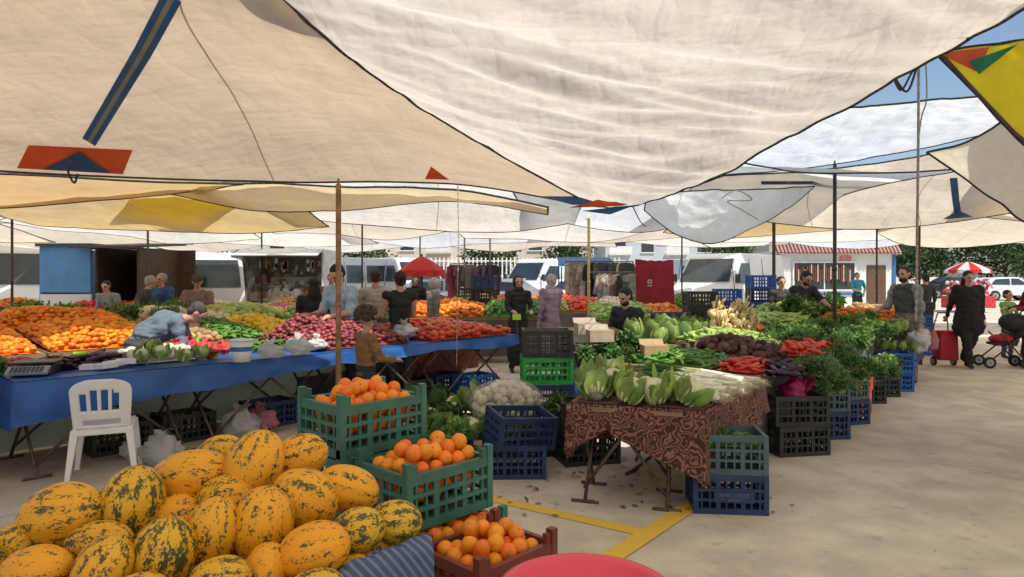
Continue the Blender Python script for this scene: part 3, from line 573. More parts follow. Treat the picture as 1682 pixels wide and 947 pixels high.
for i,(x,y,l,m) in enumerate(far):
    q=[Vector((x-l/2,y-.6,.86)),Vector((x+l/2,y-.6,.86)),Vector((x+l/2,y+.6,.98)),Vector((x-l/2,y+.6,.98))]
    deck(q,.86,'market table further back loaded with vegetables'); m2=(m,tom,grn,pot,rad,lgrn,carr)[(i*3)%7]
    for k in range(3):
        s0,s1=k/3+.01,(k+1)/3-.01; qq=[q[0]+(q[1]-q[0])*s0,q[0]+(q[1]-q[0])*s1,q[3]+(q[2]-q[3])*s1,q[3]+(q[2]-q[3])*s0]
        H('vegetable_heap','colourful vegetables heaped on a distant table',qq,.042,(m,m2,(grn,tom,wht,lgrn,mand)[(i+k)%5])[k],('flat','oval','round')[k],.13,'vegetables',n=7,k=5,seed=i+k)
# ---------------------------------------------------------------- leafy produce templates
lf1=M('leaf_green',(.10,.24,.04),.5,.35,8,trans=.3,isl=.5,hue=.03); lf2=M('leaf_dark_green',(.06,.16,.03),.5,.35,8,trans=.25,isl=.5,hue=.02); lf3=M('leaf_pale_green',(.28,.42,.11),.5,.3,8,trans=.3,isl=.35,hue=.03); lfl=M('leek_leaf',(.15,.28,.09),.5,.3,8,trans=.25,isl=.4,hue=.02); curd=M('cauliflower_curd',(.66,.64,.42),.7,.15,20,bump=.6,bscale=60); stem=M('pale_stem',(.5,.55,.28),.5,.2,8,isl=.2); lwhite=M('leek_white',(.76,.77,.62),.45,.1,10,isl=.2); rootm=M('root_hairs',(.62,.55,.40),.9,.2,20)
def herb(mat,n,L0,W0,spread,up=.6):
    b=MB()
    for i in range(n):
        a=U(0,6.28); s=U(0,spread); d=Vector((math.cos(a)*s,math.sin(a)*s,up+U(0,.5))).normalized(); p=Vector((U(-.04,.04),U(-.04,.04),0)); L_=L0*U(.55,1.1); e=p+d*L_
        b.tube(p,e,.003,.0015,3,m=1,caps=False)
        for k in range(5): b.leaf(p+d*L_*U(.35,1),(d.x+U(-.9,.9),d.y+U(-.9,.9),d.z*.5+U(-.4,.7)),W0*U(1.2,2.2),W0*U(.6,1.1),U(.2,1.2),3,roll=U(-1,1))
    return b.mesh('herb_bunch',[mat,stem],True)
HERB=[herb(lf1,70,.24,.038,.75),herb(lf2,75,.22,.030,.9),herb(lf2,45,.28,.055,.6),herb(lf1,110,.22,.018,.95),herb(lf3,40,.22,.06,.6)]
def greens(n,fa,label,idx,grp,sc0=.9,sc1=1.3,name='herb_bunch'):
    for i in range(n):
        p=fa(); obj(name,HERB[random.choice(idx)],label=label,cat='greens',group=grp,loc=p,rot=(U(-1.1,1.1),U(-1.1,1.1),U(0,6.28)),scale=U(sc0,sc1))
def cauli():
    b=MB(); b.ell((0,0,.075),(.085,.085,.072),n=22,k=14,m=1,fn=lambda p:1+.10*noise.noise(p*5)+.06*abs(noise.noise(p*11)))
    for i in range(17):
        a=6.28*i/17*2.2+U(-.2,.2); up=U(.9,2.2); d=Vector((math.cos(a),math.sin(a),up*.6)); q=(math.cos(a)*.06,math.sin(a)*.06,-.02)
        b.leaf(q,d,U(.13,.20),U(.08,.12),-U(.5,1.5),6,m=0,cup=.45,roll=U(-.4,.4)); b.leaf(Vector(q)+Vector((math.cos(a)*.003,math.sin(a)*.003,-.003)),d,.12,.02,-1.0,5,m=2,cup=.1)
    return b.mesh('cauliflower',[lf3,curd,stem],True)
def cabb(mat=lf3):
    b=MB(); b.ell((0,0,.09),(.09,.09,.085),n=18,k=12,m=0,fn=lambda p:1+.04*noise.noise(p*4))
    for i in range(12):
        a=6.28*i/12*2.4; b.leaf((math.cos(a)*.05,math.sin(a)*.05,.0),(math.cos(a),math.sin(a),U(.5,1.4)),U(.18,.24),U(.14,.18),-U(1.0,1.6),6,m=0,cup=.45)
    return b.mesh('cabbage',[mat],True)
CAU=[cauli() for i in range(4)]; CAB=[cabb() for i in range(2)]; CABd=[cabb(lf2)]
def leek():
    b=MB(); P=[Vector((0,0,0)),Vector((.18,U(-.01,.01),U(-.005,.01))),Vector((.36,U(-.012,.012),.008)),Vector((.52,U(-.015,.015),.0))]
    b.tube(P[0],P[1],.014,.0110,8,m=1); b.tube(P[1],P[2],.0110,.010,8,m=1,caps=False); b.tube(P[2],P[3],.010,.012,8,m=2,caps=False)
    for i in range(14):
        a=U(0,6.28); b.tube((0,math.cos(a)*.008,math.sin(a)*.008),(-U(.02,.07),math.cos(a)*U(.01,.03),math.sin(a)*U(.01,.03)-.01),.0013,.0006,3,m=3,caps=False)
    for i in range(6): b.leaf(P[3]-Vector((.08,0,0)),(1,U(-.22,.22),U(-.05,.16)),U(.24,.36),.026,U(.0,.5),6,m=0,cup=.5,roll=U(-.6,.6))
    return b.mesh('leek',[lfl,lwhite,stem,rootm],True)
LEEK=[leek() for _ in range(6)]
# ---------------------------------------------------------------- patterned table (right)
def patmat():
    m=bpy.data.materials.new('brown_paisley_cloth'); m.use_nodes=True; nt=m.node_tree;N=nt.nodes;L=nt.links; b_=N['Principled BSDF']; b_.inputs['Roughness'].default_value=.95
    tc=N.new('ShaderNodeTexCoord'); wn=N.new('ShaderNodeTexNoise'); wn.inputs['Scale'].default_value=7; L.new(tc.outputs['Object'],wn.inputs['Vector'])
    mx=N.new('ShaderNodeMix'); mx.data_type='RGBA'; mx.inputs[0].default_value=.2; L.new(tc.outputs['Object'],mx.inputs[6]); L.new(wn.outputs['Color'],mx.inputs[7])
    v=N.new('ShaderNodeTexVoronoi'); v.feature='F1'; v.inputs['Scale'].default_value=11; L.new(mx.outputs[2],v.inputs['Vector'])
    m2=N.new('ShaderNodeMath'); m2.operation='MULTIPLY'; m2.inputs[1].default_value=30; L.new(v.outputs['Distance'],m2.inputs[0]); s=N.new('ShaderNodeMath'); s.operation='SINE'; L.new(m2.outputs[0],s.inputs[0])
    r=N.new('ShaderNodeMapRange'); r.inputs[1].default_value=-.1; r.inputs[2].default_value=.5; L.new(s.outputs[0],r.inputs[0])
    c=N.new('ShaderNodeMix'); c.data_type='RGBA'; c.inputs[6].default_value=(.05,.02,.016,1); c.inputs[7].default_value=(.25,.11,.08,1); L.new(r.outputs[0],c.inputs[0]); L.new(c.outputs[2],b_.inputs['Base Color']); return m
pat=patmat()
T1=[(.42,4.95),(1.30,4.66),(2.15,5.85),(1.25,6.20)]
table(Vector((.86,5.05,0)),math.atan2(-.29,.88),.82,.5,.70,'folding table under the patterned cloth'); table(Vector((1.5,5.7,0)),YQ,.9,.8,.70,'folding table behind the patterned cloth')
cover(T1,.72,.42,pat,'patterned_cloth','brown paisley cloth hanging over the vegetable table',wav=.06,seed=2,dropf=lambda i,t:(.16+.32*abs(t-.30)**.8*1.4 if i==0 else (.55-.30*min(1,t*3) if i==1 else (.25 if i==2 else .42))),seg=30)
for (u,v,d) in((980,652,4.98),(1030,655,4.88),(1078,657,4.85),(1125,655,4.82),(968,632,5.2),(1010,622,5.35),(1055,645,5.05),(1095,640,5.0),(1000,600,5.5),(965,612,5.45),(1035,625,5.2)):
    p=sv(u,v,d); p.z=max(.76,min(.90,p.z-.09)); obj('cauliflower',random.choice(CAU),label='cauliflower in pale green leaves on the patterned cloth',cat='cauliflower',group='cauliflowers on the table',loc=p,rot=(U(-.4,.4)+.5,U(-.5,.5),U(0,6)),scale=U(.95,1.15))
for i in range(84):
    lay=i//28; f=(i%28)/28.+U(-.02,.02); yw=math.radians(150+U(-10,10)); w_=math.sin(math.pi*min(1,max(0,f*.9+.05)))
    base=Vector((1.45,4.88,0))+Vector((.60,.80,0))*(.98*f)+Vector((U(-.08,.05),U(-.05,.05),.752+.034*lay*w_+U(0,.02)))
    obj('leek',LEEK[i%6],label='long white and green spring leek with roots',cat='leek',group='pile of leeks on the patterned cloth',loc=base,rot=(U(0,.6),-U(-.01,.08),yw),scale=(U(.9,1.08),1.15,1.15))
for a0,a1,b0,b1,hh,lb in((1.62,4.2,.28,1.75,.74,'display table with beetroot and courgettes'),(4.22,7.0,.28,2.2,.78,'display table heaped with herbs'),(7.02,10,.2,2.6,.82,'far display table with carrots'),(2.2,4.2,1.78,2.6,.80,'side table holding cabbages')):
    deck(Rq(a0,a1,b0,b1,0),hh,lb)
H('courgette_heap','green courgettes and cucumbers in rows',Rq(1.75,2.5,.75,1.7,.75),.024,grn,'long',.10,'courgettes')
H('beetroot_heap','muddy beetroots heaped next to peppers',Rq(2.4,3.1,.45,1.2,.76,.85),.042,beet,'round',.10,'beetroots')
H('red_pepper_heap','shiny red peppers on the display',Rq(2.9,3.7,.1,.55,.80),.032,redp,'pepper',.10,'peppers')
H('red_pepper_heap','red peppers beside the courgettes',Rq(1.7,2.3,.3,.7,.75),.03,redp,'pepper',.05,'peppers')
H('courgette_heap','pale courgettes behind the beetroots',Rq(2.9,3.9,.7,1.6,.80,.9),.026,lgrn,'long',.10,'courgettes')
H('aubergine_heap','dark aubergines near the edge crates',Rq(1.75,2.4,.03,.3,.73),.032,egg,'long',.05,'aubergines')
H('carrot_heap','heap of orange carrots on the far table',Rq(6.9,8.6,.15,1.2,.88),.026,carr,'long',.20,'carrots')
H('red_pepper_heap','orange and red peppers beyond the herbs',Rq(5.2,6.3,1.5,2.2,.84),.034,mand,'pepper',.1,'peppers')
H('potato_heap','brown potatoes at the end table',Rq(8.7,9.9,.25,1.4,.86),.045,pot,'oval',.17,'potatoes')
H('pale_pepper_heap','pale green peppers heaped high',Rq(5.4,7,1.2,2.2,.84),.035,lgrn,'pepper',.2,'peppers')
H('white_radish_heap','pale green and white vegetables at the far end',Rq(7.1,9.5,1.5,2.5,.86),.045,lgrn,'oval',.22,'vegetables')
b=MB()
for i in range(170):
    a=U(-.22,.22); z0=U(0,.26); yy=-.12+z0*.6+U(-.03,.03); p=Vector((a*(1.1-z0),yy,z0)); b.tube(p,p+Vector((U(-.05,.05),-U(.03,.09),U(.04,.13))),.004,.011,5)
for i in range(60): b.ell((U(-.22,.22),U(-.1,.12),U(0,.22)),U(.03,.05),n=6,k=5)
obj('root_bundle',b.mesh('root_bundle',[M('beige_root',(.66,.50,.26),.8,.25,8,isl=.25)],True),label='compact bundle of beige knobbly roots',cat='roots',kind='stuff',loc=Rp(4.0,1.45,.90),rot=(0,0,.2),scale=1.25)
def rz(a0,a1,b0,b1,z0,mz): 
    def f():
        a=U(a0,a1); b_=U(b0,b1); return Rp(a,b_,z0+mz*(1-abs(2*(b_-b0)/(b1-b0)-1))*U(.5,1))
    return f
greens(130,rz(3.5,6.8,.1,1.0,.80,.13),'leafy green herb bunch piled on the stall',[0,1,3,3,0],'bunches of greens on the stall',.6,.9)
greens(26,rz(2.3,3.6,-.1,.2,.68,.06),'feathery green dill bunch at the stall edge',[1,3],'bunches of greens on the stall',.55,.8)
greens(26,rz(6.8,9.5,1.2,2.2,.92,.18),'leafy green herb bunch on the far table',[0,2,4],'bunches of greens on the stall',.8,1.1)
greens(10,rz(4.5,5.6,1.5,2.2,.80,.10),'dark leafy greens beside the roots',[1,2],'bunches of greens on the stall',.6,.85)
greens(10,rz(1.95,2.5,1.5,2.2,.74,.06),'dark leafy greens beside the roots',[2],'bunches of greens on the stall',.6,.9)
for i in range(10):
    obj('cabbage',random.choice(CAB),label='pale green cabbage on the side table',cat='cabbage',group='cabbages on the stall',loc=Rp(2.6+.32*(i%5)+U(-.04,.04),1.75+.25*(i//5),.84+.06*(i//5)),rot=(U(-.3,.3),U(-.3,.3),U(0,6)),scale=U(1.0,1.25))
def lz(a0,a1,b0,b1,z0): return lambda: Lp(U(a0,a1),U(b0,b1),z0+U(0,.06))
greens(22,lz(.2,2.2,4.2,5.1,1.0),'green lettuce bunch on the raised display',[0,4],'bunches of greens on the left stall',.7,1)
greens(16,lz(2.6,3.6,5.4,6.5,.9),'spring onion greens on the far table',[0,3],'bunches of greens on the left stall')
greens(8,lz(-.5,.1,.6,1.0,.82),'dark greens beside the radishes',[2],'bunches of greens on the left stall',.4,.6)
greens(14,lz(1.75,2.9,3.3,4.4,1.0),'parsley bunch on the display',[1,3],'bunches of greens on the left stall',.7,1)
for i,(u,v,z) in enumerate(((235,590,.86),(262,585,.9),(300,590,.86),(250,575,.93),(330,585,.86))):
    p=G(u,v,z); obj('cauliflower',CAU[i%3],label='small cauliflower on the blue plastic sheet',cat='cauliflower',group='cauliflowers on the table',loc=p,rot=(.3,0,i),scale=.7)
# ---------------------------------------------------------------- crates around
def stack(x,y,yaw,kinds,on,z0=0.0):
    z=z0; o=None
    for k in kinds:
        o=crate(k,x+U(-.012,.012),y+U(-.012,.012),z,yaw+U(-.06,.06),on); z+=.272
    return o
cr0=crate('navy',1.52,4.86,0,-.10,'stacked at the table corner'); crate('slate',1.52,4.86,.272,-.12,'of chillies stacked at the table corner')
greens(5,lambda:Vector((1.52+U(-.12,.12),4.86+U(-.08,.08),.43)),'long green peppers and herbs inside the crate',[0,3],'greens inside crates',.5,.7)
H('green_chilli_heap','green chillies filling the corner crate',[Vector((1.30,4.72,.46)),Vector((1.74,4.70,.46)),Vector((1.74,5.0,.46)),Vector((1.30,5.0,.46))],.014,grn,'long',.03,'chillies')
def text(par,s,size,loc,rot,mat):
    c=bpy.data.curves.new('lettering','FONT'); c.body=s; c.size=size; c.align_x='CENTER'; c.extrude=.001
    o=bpy.data.objects.new('lettering',c); COL.objects.link(o); dg=bpy.context.evaluated_depsgraph_get(); me=bpy.data.meshes.new_from_object(o.evaluated_get(dg)); bpy.data.objects.remove(o)
    me.materials.clear(); me.materials.append(mat); return obj('lettering',me,par=par,loc=loc,rot=rot)
faint=M('faded_print',(.16,.18,.24),.6,.1)
text(cr0,'SÜPER DEMİREL',.028,(.02,-.192,.127),(math.pi/2,0,0),faint); text(cr0,'BURSA',.026,(.02,-.192,.095),(math.pi/2,0,0),faint)
b=MB(); b.box((.02,-.184,.122),(.27,.008,.075)); obj('name_plate',b.mesh('name_plate',[MC['plastic_navy_blue']]),par=cr0)
stack(2.62,6.35,YQ-.75,['black','black'],'stacked beside the patterned cloth')
stack(3.12,6.98,YQ-.75,['navy','slate'],'stacked at the stall edge'); stack(3.65,7.62,YQ-.6,['navy','slate'],'stacked at the stall edge')
stack(4.02,8.28,YQ-.75,['red','red'],'stacked at the stall edge'); stack(4.5,8.85,YQ-.75,['black','black'],'stacked at the stall edge'); stack(4.95,9.3,YQ-.7,['black','navy'],'stacked at the stall edge')
stack(5.4,9.75,-.05,['blue','blue'],'stacked under the lettuces'); stack(5.95,10.6,.0,['navy','blue'],'stacked at the far end')
for i in range(8):
    obj('lettuce',CAB[i%2],label='pale green lettuce in a blue crate',cat='lettuce',group='lettuces at the stall edge',loc=(5.25+.14*(i%4)+U(-.02,.02),9.65+.2*(i//4),.58),rot=(U(-.4,.4),U(-.4,.4),U(0,6)),scale=.62)
for i in range(6):
    obj('lettuce',CAB[i%2],label='pale green lettuce in a dark crate',cat='lettuce',group='lettuces at the stall edge',loc=Rp(6.4+.18*i,.02+U(-.05,.05),.84),rot=(U(-.4,.4),U(-.4,.4),U(0,6)),scale=.75)
greens(24,lambda:Rp(U(2.4,5.5),U(-.26,.03),.50+U(0,.04)),'bright leafy herb bunch in an edge crate',[0,1,3,4],'greens inside crates',.5,.75)
def bag(c,r,mat,label,seed,name='plastic_bag',sq=.8):
    b=MB(); b.ell((0,0,r*sq*.9),(r,r*.85,r*sq),n=30,k=22,fn=lambda p:1+.35*noise.noise(p*1.7+Vector((seed,0,0)))-.35*abs(noise.noise(p*3.5+Vector((0,seed,0))))+.08*noise.noise(p*9)-.1*max(0,-p.z))
    for i in range(4): b.leaf((0,0,r*sq*1.6),(U(-.6,.6),U(-.6,.6),1),r*.7,r*.5,.5,4)
    return obj(name,b.mesh(name,[mat],True),label=label,cat='bag',loc=c)
clr=M('clear_plastic',(.72,.74,.74),.2,.1,4,bump=.9,bscale=9,trans=.35,spec=.8,alpha=.6); pinkb=M('pinkish_plastic',(.55,.22,.25),.3,.3,4,bump=.9,bscale=9,trans=.3,alpha=.8); mag=M('magenta_plastic',(.42,.02,.14),.3,.2,4,bump=.8,bscale=10,trans=.3); whb=M('white_plastic',(.72,.72,.72),.35,.1,4,bump=.9,bscale=10,trans=.3); rednet=M('red_net',(.50,.05,.05),.5,.3,50,bump=.6,bscale=60)
bag((2.60,6.33,.47),.13,mag,'magenta plastic bag stuffed in a black crate',3); bag((2.86,6.62,.47),.12,mag,'magenta plastic bag hanging out of the crates',6)
bag(G(395,722,0),.20,clr,'clear plastic bag lying under the table',1); bag(G(425,715,0)+Vector((0,.05,0)),.18,pinkb,'pinkish plastic bag on the floor',2); bag(G(265,762,0),.17,clr,'clear plastic bag on the floor near the chair',5); bag(G(215,752,0),.10,whb,'crumpled white bag under the table',8)
for u,v,s,m,l in((445,588,.13,clr,'clear bag of produce on the blue sheet'),(490,582,.15,clr,'clear bag of produce on the blue sheet'),(520,575,.12,whb,'white plastic bag on the blue sheet'),(665,556,.17,whb,'white plastic bag beside the red onions'),(705,552,.13,clr,'clear bag beside the tomatoes'),(290,582,.11,rednet,'red net bag on the table'),(340,586,.13,rednet,'red net bag on the table'),(310,575,.11,rednet,'red net bag on the table'),(365,580,.10,rednet,'red net bag on the table')):
    bag(G(u,v,.82),s,m,l,u*.1,sq=.6)
stack(.36,7.0,.05,['navy','navy','green','black'],'in the tall stack on the aisle'); 
stack(.98,7.25,.1,['black','navy','black'],'in the aisle next to the tall stack'); stack(.66,6.05,.2,['black','black'],'under the leafy greens'); stack(1.55,7.45,.2,['black','slate','navy'],'behind the vegetable table')
stack(1.0,8.2,.0,['navy','blue','black'],'behind the vegetable table')
crate('navy',.02,5.66,0,.02,'lying flat on the floor'); crate('navy',.05,5.68,.245,.42,'tilted on another crate',(.13,.08))
greens(4,lambda:Vector((.05+U(-.1,.1),5.72+U(-.06,.06),.33)),'loose green leaves in the tilted crate',[1],'greens inside crates',.4,.55)
crate('black',-.62,6.35,0,.1,'under cabbages on the floor'); crate('slate',-.02,6.42,0,.1,'under the sack of turnips'); crate('black',-.55,6.95,0,.1,'on the floor by the aisle'); crate('black',.48,6.4,.0,.3,'by the table leg')
greens(8,lambda:Vector((.95+U(-.2,.2),7.2+U(-.12,.12),.78)),'dark greens in a black crate',[2,1],'greens inside crates',.5,.75)
greens(6,lambda:Vector((.62+U(-.2,.2),6.05+U(-.12,.12),.48)),'dark greens in a black crate',[2,1],'greens inside crates',.5,.75)
for i in range(14):
    obj('cabbage' if i%3 else 'cauliflower',(CABd+CABd+CAB+CABd)[i%5 if i%5<4 else 0] if i%3 else CAU[i%3],label='leafy green head piled on a low crate',cat='cabbage' if i%3 else 'cauliflower',group='heads of cabbage by the aisle',loc=(-.92+.19*(i%5)+U(-.04,.04),6.02+.22*(i//5),.17+.08*(i//5)+U(0,.05)),rot=(U(-.6,.6),U(-.6,.6),U(0,6)),scale=U(.95,1.25))
greens(10,lambda:Vector((-.75+U(-.28,.35),5.9+U(-.1,.5),.12+U(0,.15))),'long leaves trailing from the cabbages',[2],'greens inside crates',.8,1.0)
b=MB()
for i in range(210):
    v=Vector((random.gauss(0,1),random.gauss(0,1),random.gauss(0,1))).normalized()*U(.75,1); b.ell((v.x*.30,v.y*.21,.19+v.z*.17),U(.032,.045),n=8,k=6)
sk=obj('turnip_sack',b.mesh('turnip_sack',[M('sack_white_turnip',(.58,.54,.40),.5,.25,8,isl=.25)],True),label='net sack full of white turnips on a crate',cat='sack',loc=(-.05,6.2,.30)); 
b=MB(); b.ell((0,0,.19),(.345,.255,.215),n=28,k=16,fn=lambda p:1+.05*noise.noise(p*4)); obj('netting',b.mesh('netting',[M('clear_net',(.65,.63,.55),.4,.2,30,alpha=.22)],True),par=sk)
for a,bb,k in((.9,.6,'black'),(1.5,.6,'black'),(2.4,.6,'navy'),(3.2,.6,'navy'),(3.8,.6,'black'),(4.4,.7,'black'),(5.0,.8,'navy')):
    p=Lp(a,bb); crate(k,p.x,p.y,0,YE+U(-.2,.2),'stored under the blue table')
p=Lp(5.3,.4); crate('blue',p.x,p.y,0,YE,'at the end of the tomato table')
for u,d,ks in((1195,13.5,['navy','blue','blue','navy','blue']),(1250,13.8,['black','blue','blue','blue','navy','blue']),(1150,11.5,['black','navy','navy','black','black']),(770,14.5,['black','navy','navy','black','black']),(795,14.6,['black','navy','blue','black','black','navy']),(745,14.5,['navy','black','navy','black']),(30,10,['black','green','black','slate']),(60,10.2,['black','black','slate','black']),(1505,14,['blue','navy','blue','black']),(640,15,['blue','black','navy','black']),(1100,10,['black','navy','black','navy'])):
    x,y=sv(u,0,d).xy; stack(x,y,U(-.2,.2),ks,'in a tall stack behind the stalls')
# ---------------------------------------------------------------- small things on tables
def scale_obj(p,yaw,label):
    e=obj('weighing_scale',None,label=label,cat='scale',loc=p,rot=(0,0,yaw)); e.empty_display_size=.1
    dk=M('black_plastic',(.025,.025,.028),.4,.1); gy=M('grey_plastic',(.28,.29,.30),.4,.1)
    b=MB(); b.box((0,0,.035),(.30,.30,.07),taper=.92); o=obj('base',b.mesh('base',[dk]),par=e); bevel(o,.01)
    b=MB(); b.box((0,.02,.095),(.34,.26,.018)); b.tube((0,0,.07),(0,0,.09),.04,n=12); o=obj('weighing_plate',b.mesh('weighing_plate',[dk]),par=e); bevel(o,.006)
    b=MB(); R=Matrix.Rotation(.5,3,'X'); b.box((0,-.18,.045),(.30,.10,.02),R=R); obj('keypad',b.mesh('keypad',[gy]),par=e)
    b=MB()
    for i in range(8):
        for j in range(3): b.box(Vector((0,-.18,.045))+R@Vector((-.11+.03*i,-.03+.028*j,.013)),(.02,.018,.006),R=R)
    obj('keys',b.mesh('keys',[M('dark_keys',(.06,.07,.08))]),par=e)
scale_obj(Lp(.22,.40,.812),YE-.5,'black electronic weighing scale with grey keypad'); 
p=G(232,505,1.02); scale_obj(Vector((p.x,9.6,1.08)),0,'small electronic scale on the raised display')
b=MB(); b.tube((0,0,0),(0,0,.20),.085,.105,24); b.tube((0,0,.2),(0,0,.212),.112,.112,24); b.tube((0,0,.10),(0,0,.145),.0975,.1025,24,m=1,caps=False)
bk=obj('bucket',b.mesh('bucket',[M('white_bucket',(.75,.76,.76),.35,.05),M('blue_print',(.05,.15,.45))],True),label='white plastic bucket with blue print on table',cat='bucket',loc=G(397,593,.815))
b=MB()
for i in range(4): b.box((i*.09,U(-.05,.05),.02+.01*i),(.16,.12,.04),R=Matrix.Rotation(U(-.6,.6),3,'Z'))
obj('wrapping_paper',b.mesh('wrapping_paper',[M('paper_white',(.7,.69,.64),.7,.1)]),label='stack of white wrapping paper on blue sheet',cat='paper',loc=Lp(.62,.3,.812),rot=(0,0,YE))
tagm=M('lime_card',(.45,.68,.05),.6,.05)
for u,v,d in((207,572,7.4),(400,551,8.6),(315,560,7.9),(345,585,6.8),(130,585,6.3),(560,520,9.3),(850,520,10),(1490,545,10.2),(1330,590,7.3)):
    b=MB(); b.box((0,0,.20),(.13,.004,.085)); b.tube((0,.004,-.05),(0,.004,.18),.004,n=5,m=1); p=sv(u,v,d)-Vector((0,0,.2))
    obj('price_tag',b.mesh('price_tag',[tagm,wood]),label='blank lime green price card on a stick',cat='price tag',group='price cards among produce',loc=p,rot=(-.2,0,U(-.4,.4)))
b=MB(); b.box((0,0,.07),(.30,.22,.14)); b.box((0,.15,.16),(.30,.10,.004),R=Matrix.Rotation(.8,3,'X')); 
for u,v,z in((1075,585,.80),(965,548,1.0),(985,560,.95)): obj('cardboard_box',b.mesh('cardboard_box',[M('cardboard',(.38,.26,.15),.85,.12)]) if u==1075 else b.mesh('cardboard_box',[M('cardboard_pale',(.36,.30,.23),.85,.12)]),label='small open cardboard box behind the vegetables',cat='box',loc=G(u,v,z),rot=(0,0,U(0,.5)),scale=.85)
deck([Vector((.6,8.6,0)),Vector((1.35,8.6,0)),Vector((1.35,9.1,0)),Vector((.6,9.1,0))],.95,'small wooden table with boxes beside the seated man')
b=MB()
for i in range(70):
    x=U(-.3,2.0);y=U(4.6,6.2)
    b.leaf((x,y,.008),(U(-1,1),U(-1,1),.05),U(.03,.07),U(.02,.03),U(-.3,.4),3)
for i in range(60):
    x=U(1.5,7.5);y=U(3.2,12); b.leaf((x,y,.008),(U(-1,1),U(-1,1),.05),U(.012,.03),U(.008,.016),.2,2,m=1)
obj('fallen_leaves',b.mesh('fallen_leaves',[M('scrap_leaf',(.12,.18,.05),.6,.3,8,isl=.4),M('dry_scrap',(.20,.16,.10),.9)]),label='scattered leaf scraps on the concrete',cat='litter',kind='stuff')
# ---------------------------------------------------------------- white chair
def chair(loc,yaw,s=1):
    wm=M('white_chair_plastic',(.80,.80,.78),.4,.04,6); e=obj('plastic_chair',None,label='white plastic chair standing beside the blue table',cat='chair',loc=loc,rot=(0,0,yaw),scale=s); e.empty_display_size=.1
    b=MB(); b.box((0,.02,.43),(.42,.42,.025)); b.box((0,-.2,.405),(.44,.02,.05)); b.box((0,.23,.405),(.42,.02,.05)); b.box((.215,.02,.404),(.02,.42,.048)); b.box((-.215,.02,.404),(.02,.42,.048)); o=obj('seat',b.mesh('seat',[wm]),par=e); bevel(o,.008)
    for x,y in((-1,-1),(1,-1),(-1,1),(1,1)):
        b=MB(); b.tube((x*.245,.02+y*.245,0),(x*.195,.02+y*.195,.42),.026,.042,4); b.tube((x*.245,.02+y*.245,0),(x*.245,.02+y*.245,.012),.03,.03,10); o=obj('leg',b.mesh('leg',[wm]),par=e); bevel(o,.008)
    b=MB(); zt=.43; Hh=.42
    def wd(z): t=(z-zt)/Hh; return .205*(1+.12*t)*((1-max(0,(t-.72)/.28)**2.6)**.5 if t<1 else .01)
    def yb(x,z): t=(z-zt)/Hh; return -.205-.11*t+.9*x*x*.5
    nz_=28; nx=34; vs=[];ids={}
    for j in range(nz_+1):
        z=zt+Hh*min(.985,j/nz_)
        for i in range(nx+1):
            x=wd(z)*(i/nx*2-1); ids[i,j]=len(vs); vs.append((x,yb(x,z),z))
    fs=[]
    for j in range(nz_):
        for i in range(nx):
            t=(j+.5)/nz_; c=i+.5
            slot=(.34<t<.78) and (5<c<29) and ((int(c-5)%6) in(0,1,2,3)) and not(t>.70 and(c<10 or c>24))
            slot2=(.06<t<.18) and 6<c<28
            if slot or slot2: continue
            fs.append((ids[i,j],ids[i+1,j],ids[i+1,j+1],ids[i,j+1]))
    b.add(vs,fs); o=obj('backrest',b.mesh('backrest',[wm],True),par=e); so_=o.modifiers.new('s','SOLIDIFY'); so_.thickness=.022
chair(G(146,792,0)+Vector((0,.22,0)),.42,.97)
